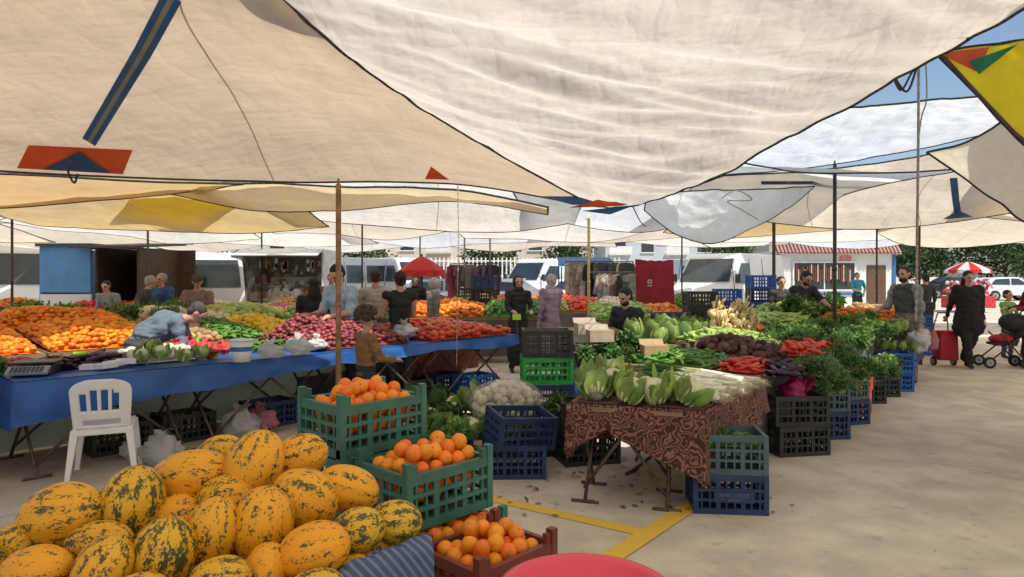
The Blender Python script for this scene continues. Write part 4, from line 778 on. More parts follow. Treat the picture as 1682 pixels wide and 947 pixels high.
# ---------------------------------------------------------------- people
def rot2(p,piv,ax,a): return Matrix.Rotation(a,3,ax)@(p-piv)+piv
eye_m=M('dark_eye',(.02,.015,.012),.3); lip=M('lip',(.35,.12,.10),.5)
def person(x,y,yaw,H,label,top,bot,skin=(.50,.30,.20),hair=(.02,.015,.012),hstyle='short',lean=0,arms=('down','down'),legs='stand',sleeve='long',skirt=None,z=0,nod=0,turn=0,shoe=(.03,.03,.03),build=1.0,vox=.012,vest=None,hs=1.0,beard=False,hem=.28):
    s=H/1.70; T=Vector
    ms=[M('skin_%0.2f'%skin[0],skin,.55,.08,10),top if not isinstance(top,tuple) else M('shirt_%.2f_%.2f_%.2f'%top,top,.85,.15,12,bump=.5,bscale=9),bot if not isinstance(bot,tuple) else M('trousers_%.2f_%.2f_%.2f'%bot,bot,.85,.15,12,bump=.5,bscale=9),M('shoe_%.2f'%shoe[0],shoe,.6),eye_m,lip]
    if skirt: ms.append(M('coat_%.2f_%.2f_%.2f'%skirt,skirt,.9,.15,10,bump=.5,bscale=8))
    if vest: ms.append(M('vest_%.2f_%.2f_%.2f'%vest,vest,.8,.1,10,bump=.4,bscale=9))
    VI=len(ms)-1
    pr=[]; hipz=.92; P0=T((0,0,hipz))
    if legs=='sit': hipz=.50; P0=T((0,0,hipz))
    dz=hipz-.92
    def up(p):
        p=T(p)+T((0,0,dz)); return rot2(p,P0,'X',-lean)
    def C(p0,r0,p1,r1,m,sx=1): pr.append((T(p0),r0,T(p1),r1,sx,m))
    B=build; tm=VI if vest else 1
    C(up((0,0,.94)),.105*B,up((0,0,1.08)),.098*B,tm,1.35); C(up((0,.0,1.08)),.10*B,up((0,-.03*lean,1.28)),.112*B,tm,1.38); C(up((-.10,-.02*lean,1.37)),.082,up((.10,-.02*lean,1.37)),.082,tm); C(up((0,0,.90)),.10*B,up((0,0,.99)),.108*B,2 if not skirt else VI,1.35)
    if lean>.8: C(up((0,-.05,1.05)),.11*B,up((0,-.07,1.28)),.11*B,tm,1.3)
    C(up((0,-.005,1.38)),.055,up((0,.012,1.50)),.050,0)
    for sd,arm in((-1,arms[0]),(1,arms[1])):
        sh=up((sd*.185,0,1.385)); C(up((sd*.12,0,1.37)),.07,sh,.062,1)
        o={'down':((.035,-.01,-.28),(.0,.07,-.24)),'fwd':((.03,.08,-.26),(-.05,.24,-.03)),'reach':((.02,.2,-.18),(-.02,.22,-.10)),'low':((.02,.06,-.26),(-.02,.12,-.22)),'up':((.03,.12,-.24),(-.08,.17,.14)),'hip':((.12,-.06,-.24),(-.10,.12,-.16)),'carry':((.05,.0,-.28),(.02,.04,-.25)),'lap':((.05,.05,-.27),(-.10,.22,-.05)),'back':((.04,-.12,-.25),(.02,-.10,-.22))}[arm]
        el=sh+T((sd*o[0][0],o[0][1],o[0][2])); wr=el+T((sd*o[1][0],o[1][1],o[1][2])); 
        if sleeve=='none': C(sh,.05,el,.042,0)
        else: C(sh,.060*B,el,.046*min(B,1.15),1)
        C(el,.045,wr,.031 if sleeve!='long' else .038,1 if sleeve=='long' else 0)
        d=(wr-el).normalized(); sdv=d.cross(T((0,1,0))) ; sdv=sdv.normalized() if sdv.length>.3 else T((1,0,0)); nrm=d.cross(sdv)
        C(wr,.026,wr+d*.075,.034,0,1.0)
        for k in range(4):
            b0=wr+d*.085+sdv*(k-1.5)*.019; ln=(.06,.072,.068,.052)[k]; m1=b0+d*ln*.6+nrm*.006; C(b0,.0105,m1,.0100,0); C(m1,.0100,m1+d*ln*.35+nrm*.022,.009,0)
        tb=wr+d*.03+sdv*.03; C(tb,.012,tb+d*.04+sdv*.025,.0105,0)
    for sd in(-1,1):
        hp=T((sd*.09,0,hipz-.02)); 
        if legs=='sit': kn=T((sd*.13,.42,.50)); an=T((sd*.13,.40,.09))
        elif legs=='stride': kn=T((sd*.09,.10*sd+.05,.49)); an=T((sd*.08,.26*sd-.06,.10 if sd>0 else .14))
        else: kn=T((sd*.10,.02,.49)); an=T((sd*.11,-.02,.09))
        C(hp,.092*B,kn,.062*B,2); C(kn,.062*B,an,.045*B,2)
        C(an+T((0,-.015,-.035)),.042,an+T((sd*.02,.15,-.052)),.034,3)
    if skirt:
        C((0,0,.92),.125*B,(0,0,.72),.15*B,VI,1.25)
        if hem<.5: C((0,0,.62),.15*B,(0,0,hem),.17*B,VI,1.2)
    hc=up((0,.02,1.59+.09*(hs-1)*2)); hn=lean*.45+nod; hR=Matrix.Rotation(turn,3,'Z')@Matrix.Rotation(-hn,3,'X')
    def h(p): return hc+hR@(T(p)*hs)
    def CH(p0,r0,p1,r1,m,sx=1): C(h(p0),r0*hs,h(p1),r1*hs,m,sx)
    CH((0,-.018,.028),.083,(0,.005,.022),.080,0,.93); CH((0,.0,0),.068,(0,.025,-.062),.046,0,1.02); CH((0,.04,-.082),.026,(0,.045,-.086),.026,0,1.2)
    CH((0,.083,.01),.010,(0,.098,-.022),.014,0); CH((-.075,-.005,-.01),.018,(-.078,-.005,.015),.02,0,.5); CH((.075,-.005,-.01),.018,(.078,-.005,.015),.02,0,.5)
    CH((-.033,.078,.008),.010,(-.026,.08,.008),.010,4); CH((.033,.078,.008),.010,(.026,.08,.008),.010,4); CH((-.018,.072,-.055),.010,(.018,.072,-.055),.010,5)
    b=MB()
    for p0,r0,p1,r1,sx,m in pr: b.cap(p0,r0,p1,r1,sx)
    me=b.mesh('tmp',[ms[0]]); o=bpy.data.objects.new('tmp',me); COL.objects.link(o)
    rm=o.modifiers.new('r','REMESH'); rm.mode='VOXEL'; rm.voxel_size=vox; sm=o.modifiers.new('s','SMOOTH'); sm.factor=.5; sm.iterations=2
    dg=bpy.context.evaluated_depsgraph_get(); me2=bpy.data.meshes.new_from_object(o.evaluated_get(dg)); bpy.data.objects.remove(o)
    me2.materials.clear(); [me2.materials.append(k) for k in ms]
    n=len(me2.polygons); c=np.empty(n*3); me2.polygons.foreach_get('center',c); c=c.reshape(-1,3); best=np.full(n,9.); mi=np.zeros(n,int)
    for p0,r0,p1,r1,sx,m in pr:
        a=np.array(p0);d=np.array(p1)-a; q=c-a; L2=max(1e-9,(d@d)); t=np.clip(q@d/L2,0,1); w=q-t[:,None]*d; w[:,0]/=max(sx,.5); dist=np.sqrt((w**2).sum(1))-(r0+(r1-r0)*t)
        if m in(4,5): dist-=.003
        k=dist<best; best[k]=dist[k]; mi[k]=m
    me2.polygons.foreach_set('material_index',mi.astype(np.int32)); me2.polygons.foreach_set('use_smooth',np.ones(n,bool)); me2.name='person'
    nv=len(me2.vertices); X=np.empty(nv*3); me2.vertices.foreach_get('co',X); X=X.reshape(-1,3); Nn=np.empty(nv*3); me2.vertices.foreach_get('normal',Nn); Nn=Nn.reshape(-1,3)
    lt=np.empty(n,np.int32); me2.polygons.foreach_get('loop_total',lt); lv=np.empty(len(me2.loops),np.int32); me2.loops.foreach_get('vertex_index',lv)
    clo=np.isin(mi,[1,2,6,7]); cl=np.zeros(nv,bool); cl[lv[np.repeat(clo,lt)]]=True
    for i in np.nonzero(cl)[0]:
        q=X[i]; f=.022*noise.noise(Vector((q[0]*6,q[1]*6,q[2]*13+yaw)))-.018*abs(noise.noise(Vector((q[0]*9+yaw,q[1]*9,q[2]*20))))+.006; X[i]=q+Nn[i]*f
    me2.vertices.foreach_set('co',X.ravel()); me2.update()
    ob=obj('person',me2,label=label,cat='person',loc=(x,y,z),rot=(0,0,yaw),scale=s)
    hm=M('hair_%.2f_%.2f'%(hair[0],hair[2]),hair,.7,.35,30,bump=.6,bscale=50); b=MB(); wob=lambda p:1+.07*noise.noise(p*4)
    nm='hair'
    def E(c,r,n=20,k=14,fn=wob): b.ell(h(c),[q*hs for q in r],R=hR,n=n,k=k,fn=fn)
    if hstyle in('short','long','bun'):
        E((0,-.028,.040),(.086,.095,.084)); E((0,-.062,-.012),(.072,.05,.065))
        if hstyle=='long': E((0,-.075,-.10),(.088,.045,.16))
        if hstyle=='bun': E((0,-.13,.04),(.045,.045,.045))
    elif hstyle=='curly':
        for i in range(170):
            v=T((random.gauss(0,1),random.gauss(0,1)-.3,random.gauss(0,1)+.5)).normalized()
            if v.y>.55 and v.z<.35: continue
            if v.z<-.5: continue
            b.ell(h((v.x*.10,v.y*.105-.02,v.z*.10+.03)),U(.018,.030)*hs,n=7,k=5)
    elif hstyle=='hijab':
        nm='headscarf'; E((0,-.040,.015),(.098,.108,.118)); E((0,-.01,-.12),(.10,.09,.07)); b.ell(up((0,-.01,1.37)),(.17,.12,.085),n=16,k=9,fn=wob)
    elif hstyle=='cap':
        nm='cap'; E((0,-.015,.052),(.09,.105,.068),fn=None); E((0,.085,.05),(.065,.06,.010),fn=None)
    if beard: E((0,.028,-.075),(.062,.05,.045))
    obj(nm,b.mesh(nm,[hm],True),par=ob)
    return ob
PI=math.pi
def ppl(u,d,**k): x,y=sv(u,0,d).xy; return person(x,y,**k)
plaid=stripemat('plaid_shirt',(.12,.08,.08),(.34,.25,.22),25,'X'); stripe_s=stripemat('striped_shirt',(.62,.60,.56),(.06,.06,.07),18,'Z')
ppl(228,7.25,yaw=-1.25,H=1.66,label='man in blue grey shirt stooping over the produce table',top=(.13,.17,.22),bot=(.05,.05,.06),hair=(.06,.05,.045),lean=1.02,arms=('low','low'),legs='stand',nod=.4,build=1.3,vox=.011)
ppl(224,12,yaw=-.9,H=1.66,label='elderly person in dark jacket bending to the stall',top=(.06,.06,.065),bot=(.05,.05,.05),hair=(.35,.34,.33),lean=.35,arms=('fwd','fwd'),build=1.15)
ppl(266,12.6,yaw=PI-.2,H=1.66,label='man in blue pullover standing behind the stall',top=(.04,.10,.26),bot=(.04,.04,.05),hair=(.3,.28,.26),arms=('fwd','down'),build=1.15)
ppl(326,11.2,yaw=PI+.3,H=1.64,label='man in checked shirt and dark cap sorting goods',top=plaid,bot=(.06,.06,.07),hair=(.05,.045,.04),hstyle='cap',arms=('fwd','fwd'),lean=.15,nod=.3,build=1.2)
ppl(184,13,yaw=PI,H=1.55,label='person in grey shirt near the blue kiosk',top=(.25,.27,.28),bot=(.06,.06,.07),lean=.3)
ppl(516,9.4,yaw=.3,H=1.60,label='woman with black hair in black top',top=(.02,.02,.022),bot=(.03,.03,.04),hstyle='long',arms=('fwd','fwd'),build=1.1)
ppl(568,8.8,yaw=PI-.5,H=1.78,label='man in light blue t-shirt looking down at produce',top=(.32,.44,.56),bot=(.05,.06,.09),sleeve='short',arms=('fwd','fwd'),nod=.55,lean=.2,build=1.25)
ppl(617,9.8,yaw=.2,H=1.72,label='woman in striped white shirt seen from behind',top=stripe_s,bot=(.08,.08,.10),hstyle='bun',hair=(.05,.03,.02),sleeve='short',arms=('fwd','down'))
ppl(657,8.9,yaw=.5,H=1.68,label='woman in sleeveless black top with tied dark hair',top=(.02,.02,.022),bot=(.05,.06,.08),hstyle='bun',sleeve='none',arms=('fwd','fwd'),hair=(.03,.018,.012))
ppl(601,6.6,yaw=-.9,H=1.27,label='curly haired child in brown corduroy jacket at the table',top=(.24,.125,.05),bot=(.03,.03,.035),hstyle='curly',hair=(.07,.042,.025),arms=('fwd','fwd'),build=1.12,vox=.011,hs=1.25,nod=.15)
ppl(709,11.2,yaw=-1.2,H=1.58,label='woman in grey patterned headscarf and coat',top=(.18,.17,.16),bot=(.05,.05,.05),hstyle='hijab',hair=(.38,.36,.33),skirt=(.15,.14,.13),lean=.1)
ppl(683,15,yaw=PI,H=1.6,label='woman in black headscarf among distant stalls',top=(.02,.02,.02),bot=(.05,.05,.05),hstyle='hijab',hair=(.03,.03,.03))
ppl(851,11.5,yaw=PI+.2,H=1.62,label='woman in black headscarf and long black coat',top=(.022,.022,.026),bot=(.02,.02,.02),hstyle='hijab',hair=(.024,.024,.026),skirt=(.022,.022,.025),arms=('fwd','fwd'))
ppl(905,12.2,yaw=.5,H=1.64,label='woman in mauve vest and pale headscarf',top=(.34,.23,.32),bot=(.1,.1,.12),hstyle='hijab',hair=(.45,.37,.39),skirt=(.30,.20,.28),arms=('down','fwd'),build=1.1)
ppl(1036,9.2,yaw=PI/2+.7,H=1.74,label='bearded man in black t-shirt sitting behind stall',top=(.02,.02,.022),bot=(.02,.02,.025),legs='sit',sleeve='short',arms=('lap','fwd'),lean=.15,nod=.3,hair=(.02,.014,.01),vox=.011,z=.16,build=1.15,beard=True)
ppl(1309,11.8,yaw=PI+.25,H=1.74,label='man in black t-shirt bending over vegetables',top=(.025,.025,.027),bot=(.03,.03,.03),sleeve='short',arms=('reach','reach'),lean=.35,nod=.3,build=1.2,beard=True)
ppl(1283,13,yaw=PI,H=1.6,label='person in dark clothes behind the vegetable stall',top=(.05,.045,.045),bot=(.03,.03,.03))
ppl(1408,24,yaw=PI,H=1.7,label='man in teal t-shirt near the white kiosk',top=(.03,.25,.30),bot=(.03,.03,.04),sleeve='short',arms=('hip','fwd'))
ppl(1487,10.3,yaw=PI/2+.4,H=1.76,label='man in dark quilted vest holding shopping bags',top=(.20,.21,.23),bot=(.18,.16,.14),vest=(.055,.06,.065),arms=('carry','fwd'),hair=(.03,.025,.02),vox=.011,build=1.12,beard=True)
ppl(1590,12.1,yaw=PI-.15,H=1.70,label='woman in loose black tunic pulling a red trolley',top=(.014,.014,.015),bot=(.014,.014,.015),arms=('down','back'),legs='stride',hstyle='long',build=1.4,vox=.011,nod=.15,skirt=(.014,.014,.016),hem=.6)
ppl(1655,13.4,yaw=PI+.2,H=1.30,label='small boy in green t-shirt beside the pushchair',top=(.12,.35,.08),bot=(.05,.06,.10),sleeve='short',arms=('fwd','fwd'),hs=1.15)
ppl(1695,12,yaw=1.4,H=1.62,label='person in dark red coat pushing a pushchair',top=(.16,.02,.03),bot=(.03,.03,.03),arms=('fwd','fwd'),hstyle='hijab',hair=(.10,.03,.03),skirt=(.12,.016,.024))
ppl(1520,16,yaw=0,H=1.66,label='shopper in dark coat walking away',top=(.04,.04,.045),bot=(.03,.03,.035))
ppl(545,13.5,yaw=PI,H=1.66,label='shopper in brown jacket among distant stalls',top=(.14,.10,.07),bot=(.05,.05,.06))
x,y=sv(1036,0,9.2).xy; b=MB(); b.tube((0,0,.55),(0,0,.58),.17,.17,20)
for i in range(4):
    a=PI/4+PI/2*i; b.tube((.17*math.cos(a),.17*math.sin(a),0),(.12*math.cos(a),.12*math.sin(a),.56),.02,.02,8)
obj('stool',b.mesh('stool',[M('white_chair_plastic',(.7,.7,.7))],True),label='white plastic stool under the seated man',cat='stool',loc=(x,y,0))
v=sv(1515,560,10.1); bag(Vector((v.x-.05,v.y,.50)),.17,whb,'white carrier bag hanging from a hand',31,sq=1.1); bag(Vector((v.x+.12,v.y+.05,.52)),.14,pinkb,'pinkish carrier bag hanging from a hand',33,sq=1.1)
x,y=sv(1553,0,12.3).xy
e=obj('shopping_trolley',None,label='red fabric two wheeled shopping trolley',cat='trolley',loc=(x,y,0)); redm=M('red_fabric',(.40,.02,.03),.7,.15,8,bump=.3)
b=MB(); b.box((0,0,.36),(.34,.24,.50),taper=.92); b.box((0,-.01,.62),(.33,.25,.03)); o=obj('fabric_bag',b.mesh('fabric_bag',[redm],True),par=e); bevel(o,.04,3)
b=MB(); b.path([Vector((-.13,.13,.08)),Vector((-.13,.14,.70)),Vector((-.08,.10,.95)),Vector((.08,.10,.95)),Vector((.13,.14,.70)),Vector((.13,.13,.08))],.011,8); obj('handle',b.mesh('handle',[dkp],True),par=e)
def wheel(par,loc,r,w_,ax='X',name='wheel'):
    b=MB(); n=20; d=Vector((1,0,0)) if ax=='X' else Vector((0,1,0)); b.tube(-d*w_/2,d*w_/2,r,r,n); b.tube(-d*(w_/2+.004),d*(w_/2+.004),r*.6,r*.6,n,m=1); b.tube(-d*(w_/2+.012),d*(w_/2+.012),r*.15,r*.15,8)
    return obj(name,b.mesh(name,[M('rubber',(.02,.02,.02),.8),M('alloy',(.35,.35,.36),.4,metal=.5)]),par=par,loc=loc)
wheel(e,(-.18,.06,.08),.08,.03); wheel(e,(.18,.06,.08),.08,.03)
x,y=sv(1655,0,11.9).xy
e=obj('pushchair',None,label='dark pushchair with folded hood and red blanket',cat='pushchair',loc=(x,y,0),rot=(0,0,-.2)); dkf=M('dark_fabric',(.03,.03,.035),.9,.2,8,bump=.3)
b=MB(); b.path([Vector((-.28,0,.12)),Vector((.2,0,.55)),Vector((.42,0,1.0))],.014,8); b.path([Vector((-.28,.42,.12)),Vector((.2,.42,.55)),Vector((.42,.42,1.0))],.014,8); b.path([Vector((.30,0,.10)),Vector((-.05,0,.55)),Vector((-.12,0,.62))],.014,8); b.path([Vector((.30,.42,.10)),Vector((-.05,.42,.55)),Vector((-.12,.42,.62))],.014,8); b.tube((.42,0,1.0),(.42,.42,1.0),.017,n=8); obj('frame',b.mesh('frame',[dkp],True),par=e)
b=MB(); b.box((0,.21,.42),(.36,.36,.05)); b.box((.22,.21,.62),(.06,.36,.42),R=Matrix.Rotation(.35,3,'Y')); o=obj('seat',b.mesh('seat',[dkf],True),par=e); bevel(o,.02,2)
b=MB(); b.ell((.18,.21,.80),(.22,.21,.16),n=16,k=10,fn=lambda p:1+.05*noise.noise(p*3)); obj('hood',b.mesh('hood',[dkf],True),par=e)
b=MB(); b.ell((0,.21,.50),(.20,.17,.09),n=16,k=10,fn=lambda p:1+.15*noise.noise(p*3)); obj('blanket',b.mesh('blanket',[redm],True),par=e)
for wx,wy in((-.28,0),(-.28,.42),(.30,0),(.30,.42)): wheel(e,(wx,wy,.10),.10,.035,'Y')
# ---------------------------------------------------------------- background
plaster=M('white_plaster',(.74,.74,.72),.8,.06,2); trimb=M('blue_trim',(.03,.16,.38),.6,.1); glass=M('window_glass',(.03,.045,.055),.12,.2,3,spec=.6); tile=M('red_roof_tile',(.28,.12,.09),.8,.3,6)
x0,x1=sv(1275,0,31).x,sv(1470,0,31).x; e=obj('kiosk_building',None,label='small white building with striped tile roof and blue trim',cat='building',loc=((x0+x1)/2,31,0)); wd=x1-x0
b=MB(); b.box((0,1.5,1.35),(wd,3,2.7)); obj('wall',b.mesh('wall',[plaster]),par=e)
b=MB()
for i in range(34):
    xx=-wd/2-.1+(wd+.2)*(i+.5)/34; b.box((xx,-.05,2.98),((wd+.2)/34*.62,.07,1.0),R=Matrix.Rotation(-.75,3,'X')); 
b.box((0,.02,2.92),(wd+.25,.03,.98),R=Matrix.Rotation(-.75,3,'X'),m=1); b.box((0,1.9,3.2),(wd+.2,3.0,.08),m=1)
obj('roof',b.mesh('roof',[M('roof_rib',(.34,.17,.15),.7,.2),M('roof_pale',(.50,.46,.44),.8,.2)]),par=e)
for xx in(-wd/2+.06,wd/2-.06): b=MB(); b.box((xx,-.03,1.3),(.14,.05,2.6)); obj('corner_trim',b.mesh('corner_trim',[trimb]),par=e)
b=MB(); b.box((-wd*.10,-.03,.75),(wd*.62,.04,.10)); obj('counter_trim',b.mesh('counter_trim',[trimb]),par=e)
b=MB(); b.box((-wd*.10,-.02,1.55),(wd*.52,.05,1.2)); wi=obj('window',b.mesh('window',[glass]),par=e)
b=MB(); 
for sx_,w2,h2,zx in((-wd*.36,.08,1.3,1.55),(wd*.16,.08,1.3,1.55),(-wd*.10,.05,1.2,1.55)): b.box((sx_,-.055,zx),(w2,.04,h2))
b.box((-wd*.10,-.055,2.2),(wd*.52+.16,.045,.08)); b.box((-wd*.10,-.055,.92),(wd*.52+.16,.045,.08)); obj('frame',b.mesh('frame',[M('white_frame',(.7,.7,.7))]),par=wi)
b=MB()
for i in range(26): b.box((-wd*.34+i*wd*.018,-.12,1.65+U(-.1,.1)),(.05,.03,U(.5,.8)),m=i%3)
obj('hanging_goods',b.mesh('hanging_goods',[M('pepper_red_string',(.25,.04,.03)),M('garlic_string',(.5,.45,.38)),M('brown_string',(.12,.08,.06))]),par=e)
b=MB(); b.box((wd*.34,-.02,1.05),(.85,.05,2.0)); obj('door',b.mesh('door',[M('brown_door',(.12,.07,.04))]),par=e)
b=MB(); b.box((wd*.08,-.06,2.36),(.5,.02,.2)); obj('sign',b.mesh('sign',[M('red_white_sign',(.55,.2,.18))]),par=e)
def fence(x0,x1,y,z0,label):
    e=obj('fence',None,label=label,cat='fence',loc=(x0,y,0)); L_=x1-x0
    b=MB(); b.box((L_/2,0,z0/2),(L_,.2,z0)); obj('base_wall',b.mesh('base_wall',[plaster]),par=e)
    b=MB(); n=int(L_/.22)
    for i in range(n): b.box((i*.22+.05,0,z0+.62),(.07,.04,1.2))
    b.box((L_/2,0,z0+.25),(L_,.03,.06)); b.box((L_/2,0,z0+1.05),(L_,.03,.06)); obj('railing',b.mesh('railing',[M('white_fence_paint',(.76,.77,.78),.5,.05)]),par=e)
fence(-32,-13,32,1.55,'white metal railing on a low white wall'); fence(6.5,12.5,34,.6,'white metal railing beside parked vans'); fence(-12,6,36,1.3,'white metal railing behind the market')
bp=M('blue_painted_metal',(.10,.27,.54),.5,.12,3); x0=sv(67,0,14).x; x1=sv(150,0,14).x; x2=sv(248,0,14.6).x
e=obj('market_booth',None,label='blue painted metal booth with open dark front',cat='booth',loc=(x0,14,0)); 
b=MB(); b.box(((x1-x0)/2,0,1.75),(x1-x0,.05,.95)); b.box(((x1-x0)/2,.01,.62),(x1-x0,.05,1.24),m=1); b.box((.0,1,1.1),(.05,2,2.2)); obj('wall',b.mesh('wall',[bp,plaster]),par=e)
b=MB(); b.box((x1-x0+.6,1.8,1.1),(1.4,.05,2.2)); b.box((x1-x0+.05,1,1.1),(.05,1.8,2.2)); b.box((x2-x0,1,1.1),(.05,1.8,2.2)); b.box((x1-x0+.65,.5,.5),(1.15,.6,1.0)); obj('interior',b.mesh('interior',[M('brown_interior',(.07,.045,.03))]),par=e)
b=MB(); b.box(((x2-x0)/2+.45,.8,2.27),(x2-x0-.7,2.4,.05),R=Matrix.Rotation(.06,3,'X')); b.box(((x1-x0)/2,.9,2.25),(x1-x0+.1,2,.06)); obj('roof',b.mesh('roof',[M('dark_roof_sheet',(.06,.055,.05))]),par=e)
def vehicle(name,label,cat,loc,yaw,prof,wins,W_,wheels,r,paint,front=None,seams=()):
    e=obj(name,None,label=label,cat=cat,loc=loc,rot=(0,0,yaw)); e.empty_display_size=.2; Hm=max(z for _,z in prof)
    def hw(z): return W_/2*(1-.13*max(0,(z-Hm*.5)/(Hm*.5)))
    b=MB(); n=len(prof); vs=[]
    for sx_ in(-1,1):
        for y,z in prof: vs.append((y,sx_*hw(z),z))
    b.add(vs,[tuple(range(n-1,-1,-1)),tuple(range(n,2*n))]+[(i,(i+1)%n,n+(i+1)%n,n+i) for i in range(n)]); o=obj('body',b.mesh('body',[paint]),par=e); bevel(o,.05,3)
    for wn in wins:
        for sx_ in(-1,1):
            b=MB(); b.add([(y,sx_*(hw(z)+.02),z) for y,z in wn],[tuple(range(len(wn)))]); obj('side_window',b.mesh('side_window',[glass]),par=e)
    trim=M('dark_trim',(.05,.05,.055))
    if seams:
        b=MB()
        for y in seams:
            for sx_ in(-1,1): b.tube((y,sx_*(hw(.45)+.002),.45),(y,sx_*(hw(Hm*.5)+.002),Hm*.5),.012,n=4); b.tube((y,sx_*(hw(Hm*.5)+.002),Hm*.5),(y,sx_*(hw(Hm*.93)+.002),Hm*.93),.012,n=4)
        for sx_ in(-1,1): b.box((0,sx_*(W_/2+.004),.62),(prof[-1][0]*1.6,.03,.12))
        obj('door_seams',b.mesh('door_seams',[trim]),par=e)
    xf=max(y for y,_ in prof)
    if front:
        (ya,za),(yb,zb)=front; dd=Vector((-(zb-za),0,(yb-ya))); dd.normalize()
        b=MB(); b.add([Vector((ya,-hw(za)*.88,za))+dd*.035,Vector((ya,hw(za)*.88,za))+dd*.035,Vector((yb,hw(zb)*.9,zb))+dd*.035,Vector((yb,-hw(zb)*.9,zb))+dd*.035],[(0,1,2,3)]); obj('windscreen',b.mesh('windscreen',[glass]),par=e)
        b=MB(); b.box((xf+.02,0,.68),(.04,W_*.42,.16)); obj('grille',b.mesh('grille',[trim]),par=e)
        for sx_ in(-1,1): b=MB(); b.box((yb-.1,sx_*(W_/2+.12),zb+.12),(.08,.16,.26)); obj('wing_mirror',b.mesh('wing_mirror',[trim]),par=e)
    for sx_ in(-1,1):
        b=MB(); b.ell((xf-.05,sx_*W_*.36,.72),(.09,.16,.11),n=12,k=8); obj('headlight',b.mesh('headlight',[M('headlight_glass',(.7,.72,.72),.1,spec=.9)],True),par=e)
        for wy in wheels: wheel(e,(wy,sx_*(W_/2-.06),r),r,.20,'Y')
    b=MB(); b.box((xf+.01,0,.42),(.10,W_*.9,.16)); o=obj('bumper',b.mesh('bumper',[M('grey_bumper',(.10,.10,.11))]),par=e); bevel(o,.02)
    b=MB(); b.box((xf+.066,0,.42),(.01,.5,.10)); obj('number_plate',b.mesh('number_plate',[M('plate_white',(.75,.75,.75))]),par=e)
    return e
wp=M('white_car_paint',(.70,.71,.72),.3,.06,1,spec=.6); 
vanp=[(-2.6,.35),(-2.6,2.1),(-2.45,2.35),(1.15,2.35),(1.4,2.22),(2.1,1.35),(2.7,1.1),(2.8,.8),(2.78,.35)]; vfr=((1.47,2.14),(2.06,1.40))
vanw=[[(.65,1.35),(.65,2.02),(1.25,2.02),(1.85,1.35)]]; vanw2=vanw+[[(-.4,1.35),(-.4,2.02),(.5,2.02),(.5,1.35)],[(-2.2,1.35),(-2.2,2.02),(-.6,2.02),(-.6,1.35)]]
def van(u,d,yaw,label,p=wp,w_=vanw): x,y=sv(u,0,d).xy; return vehicle('van',label,'van',(x,y,0),yaw,vanp,w_,2.0,(-1.7,1.75),.36,p,vfr,seams=(-.5,.58,1.95))
silver=M('silver_paint',(.42,.44,.46),.3,.03,metal=.4); paleb=M('paleblue_paint',(.42,.50,.58),.3,.03); greyp=M('grey_paint',(.25,.26,.28),.35,.05)
van(1200,24,-2.3,'white delivery van parked behind the stalls'); van(1265,34,-1.5,'white delivery van parked beside the kiosk')
van(30,18,-1.1,'white van parked near the blue booth'); van(1135,32,-1.2,'white van parked at the far side'); van(905,32,-2.3,'white van parked behind market stalls')
van(655,30,-.9,'white van in the row of parked vehicles',wp,vanw2); van(560,29,-2.2,'grey minibus in the row of parked vehicles',greyp,vanw2)
carp=[(-2.1,.35),(-2.15,.85),(-1.9,1.05),(-1.35,1.42),(.25,1.47),(1.05,1.02),(1.95,.88),(2.15,.65),(2.1,.32)]
carw=[[(-1.55,1.02),(-1.2,1.34),(-.35,1.38),(-.35,1.0)],[(-.25,1.0),(-.25,1.38),(.2,1.38),(.78,1.0)]]
def car(u,d,yaw,label,p): x,y=sv(u,0,d).xy; vehicle('car',label,'car',(x,y,0),yaw,carp,carw,1.75,(-1.3,1.35),.32,p,((.36,1.42),(1.0,1.06)))
car(1652,43,.0,'white car parked beyond the kerb',wp); car(480,28,.2,'silver car parked behind the market',silver); car(1560,47,3.1,'dark car beyond the kerb',M('dark_paint',(.03,.03,.035),.3)); car(960,30,.1,'white car behind the clothes racks',wp)
car(285,19,-1.2,'pale blue car parked behind the stall',paleb); car(735,28,.3,'silver car among the parked vehicles',silver); car(800,27,2.9,'white car among the parked vehicles',wp); car(180,26,.4,'white car beyond the booth',wp); car(850,31,.2,'dark car among the parked vehicles',greyp); car(1050,30,.1,'pale car beside the white fence',paleb)
x,y=sv(345,0,18).xy
trp=[(-.9,.5),(-.9,2.05),(-.7,2.2),(.75,2.2),(.95,2.05),(1.15,1.25),(1.18,.5)]
e=vehicle('truck','white flatbed truck with open cargo bed','truck',(x,y,0),-1.25,trp,[[(-.5,1.3),(-.5,1.95),(.6,1.95),(.8,1.3)]],1.9,(.3,-3.0),.38,wp,((.965,2.0),(1.135,1.32)))
b=MB(); b.box((-2.9,0,.75),(3.9,2.0,.12)); b.box((-2.9,-1.0,1.0),(3.9,.04,.4)); b.box((-2.9,1.0,1.0),(3.9,.04,.4)); b.box((-4.83,0,1.0),(.04,2.0,.4)); obj('cargo_bed',b.mesh('cargo_bed',[M('grey_bed',(.3,.3,.3))]),par=e)
x0=sv(400,0,18).x; x1=sv(530,0,18).x; e=obj('shop_trailer',None,label='open sided white shop trailer stacked with packaged goods',cat='trailer',loc=(x0,18,0)); Lw=x1-x0
b=MB(); b.box((Lw/2,1,2.28),(Lw,2,.06)); b.box((Lw/2,-.35,2.22),(Lw+.1,.75,.03),R=Matrix.Rotation(.25,3,'X')); b.box((Lw/2,2,1.2),(Lw,.05,2.2)); b.box((0,1,1.2),(.05,2,2.2)); b.box((Lw,1,1.2),(.05,2,2.2)); b.box((Lw/2,.9,.45),(Lw,1.8,.9)); obj('body',b.mesh('body',[M('trailer_white',(.62,.62,.59),.5,.2,3)]),par=e)
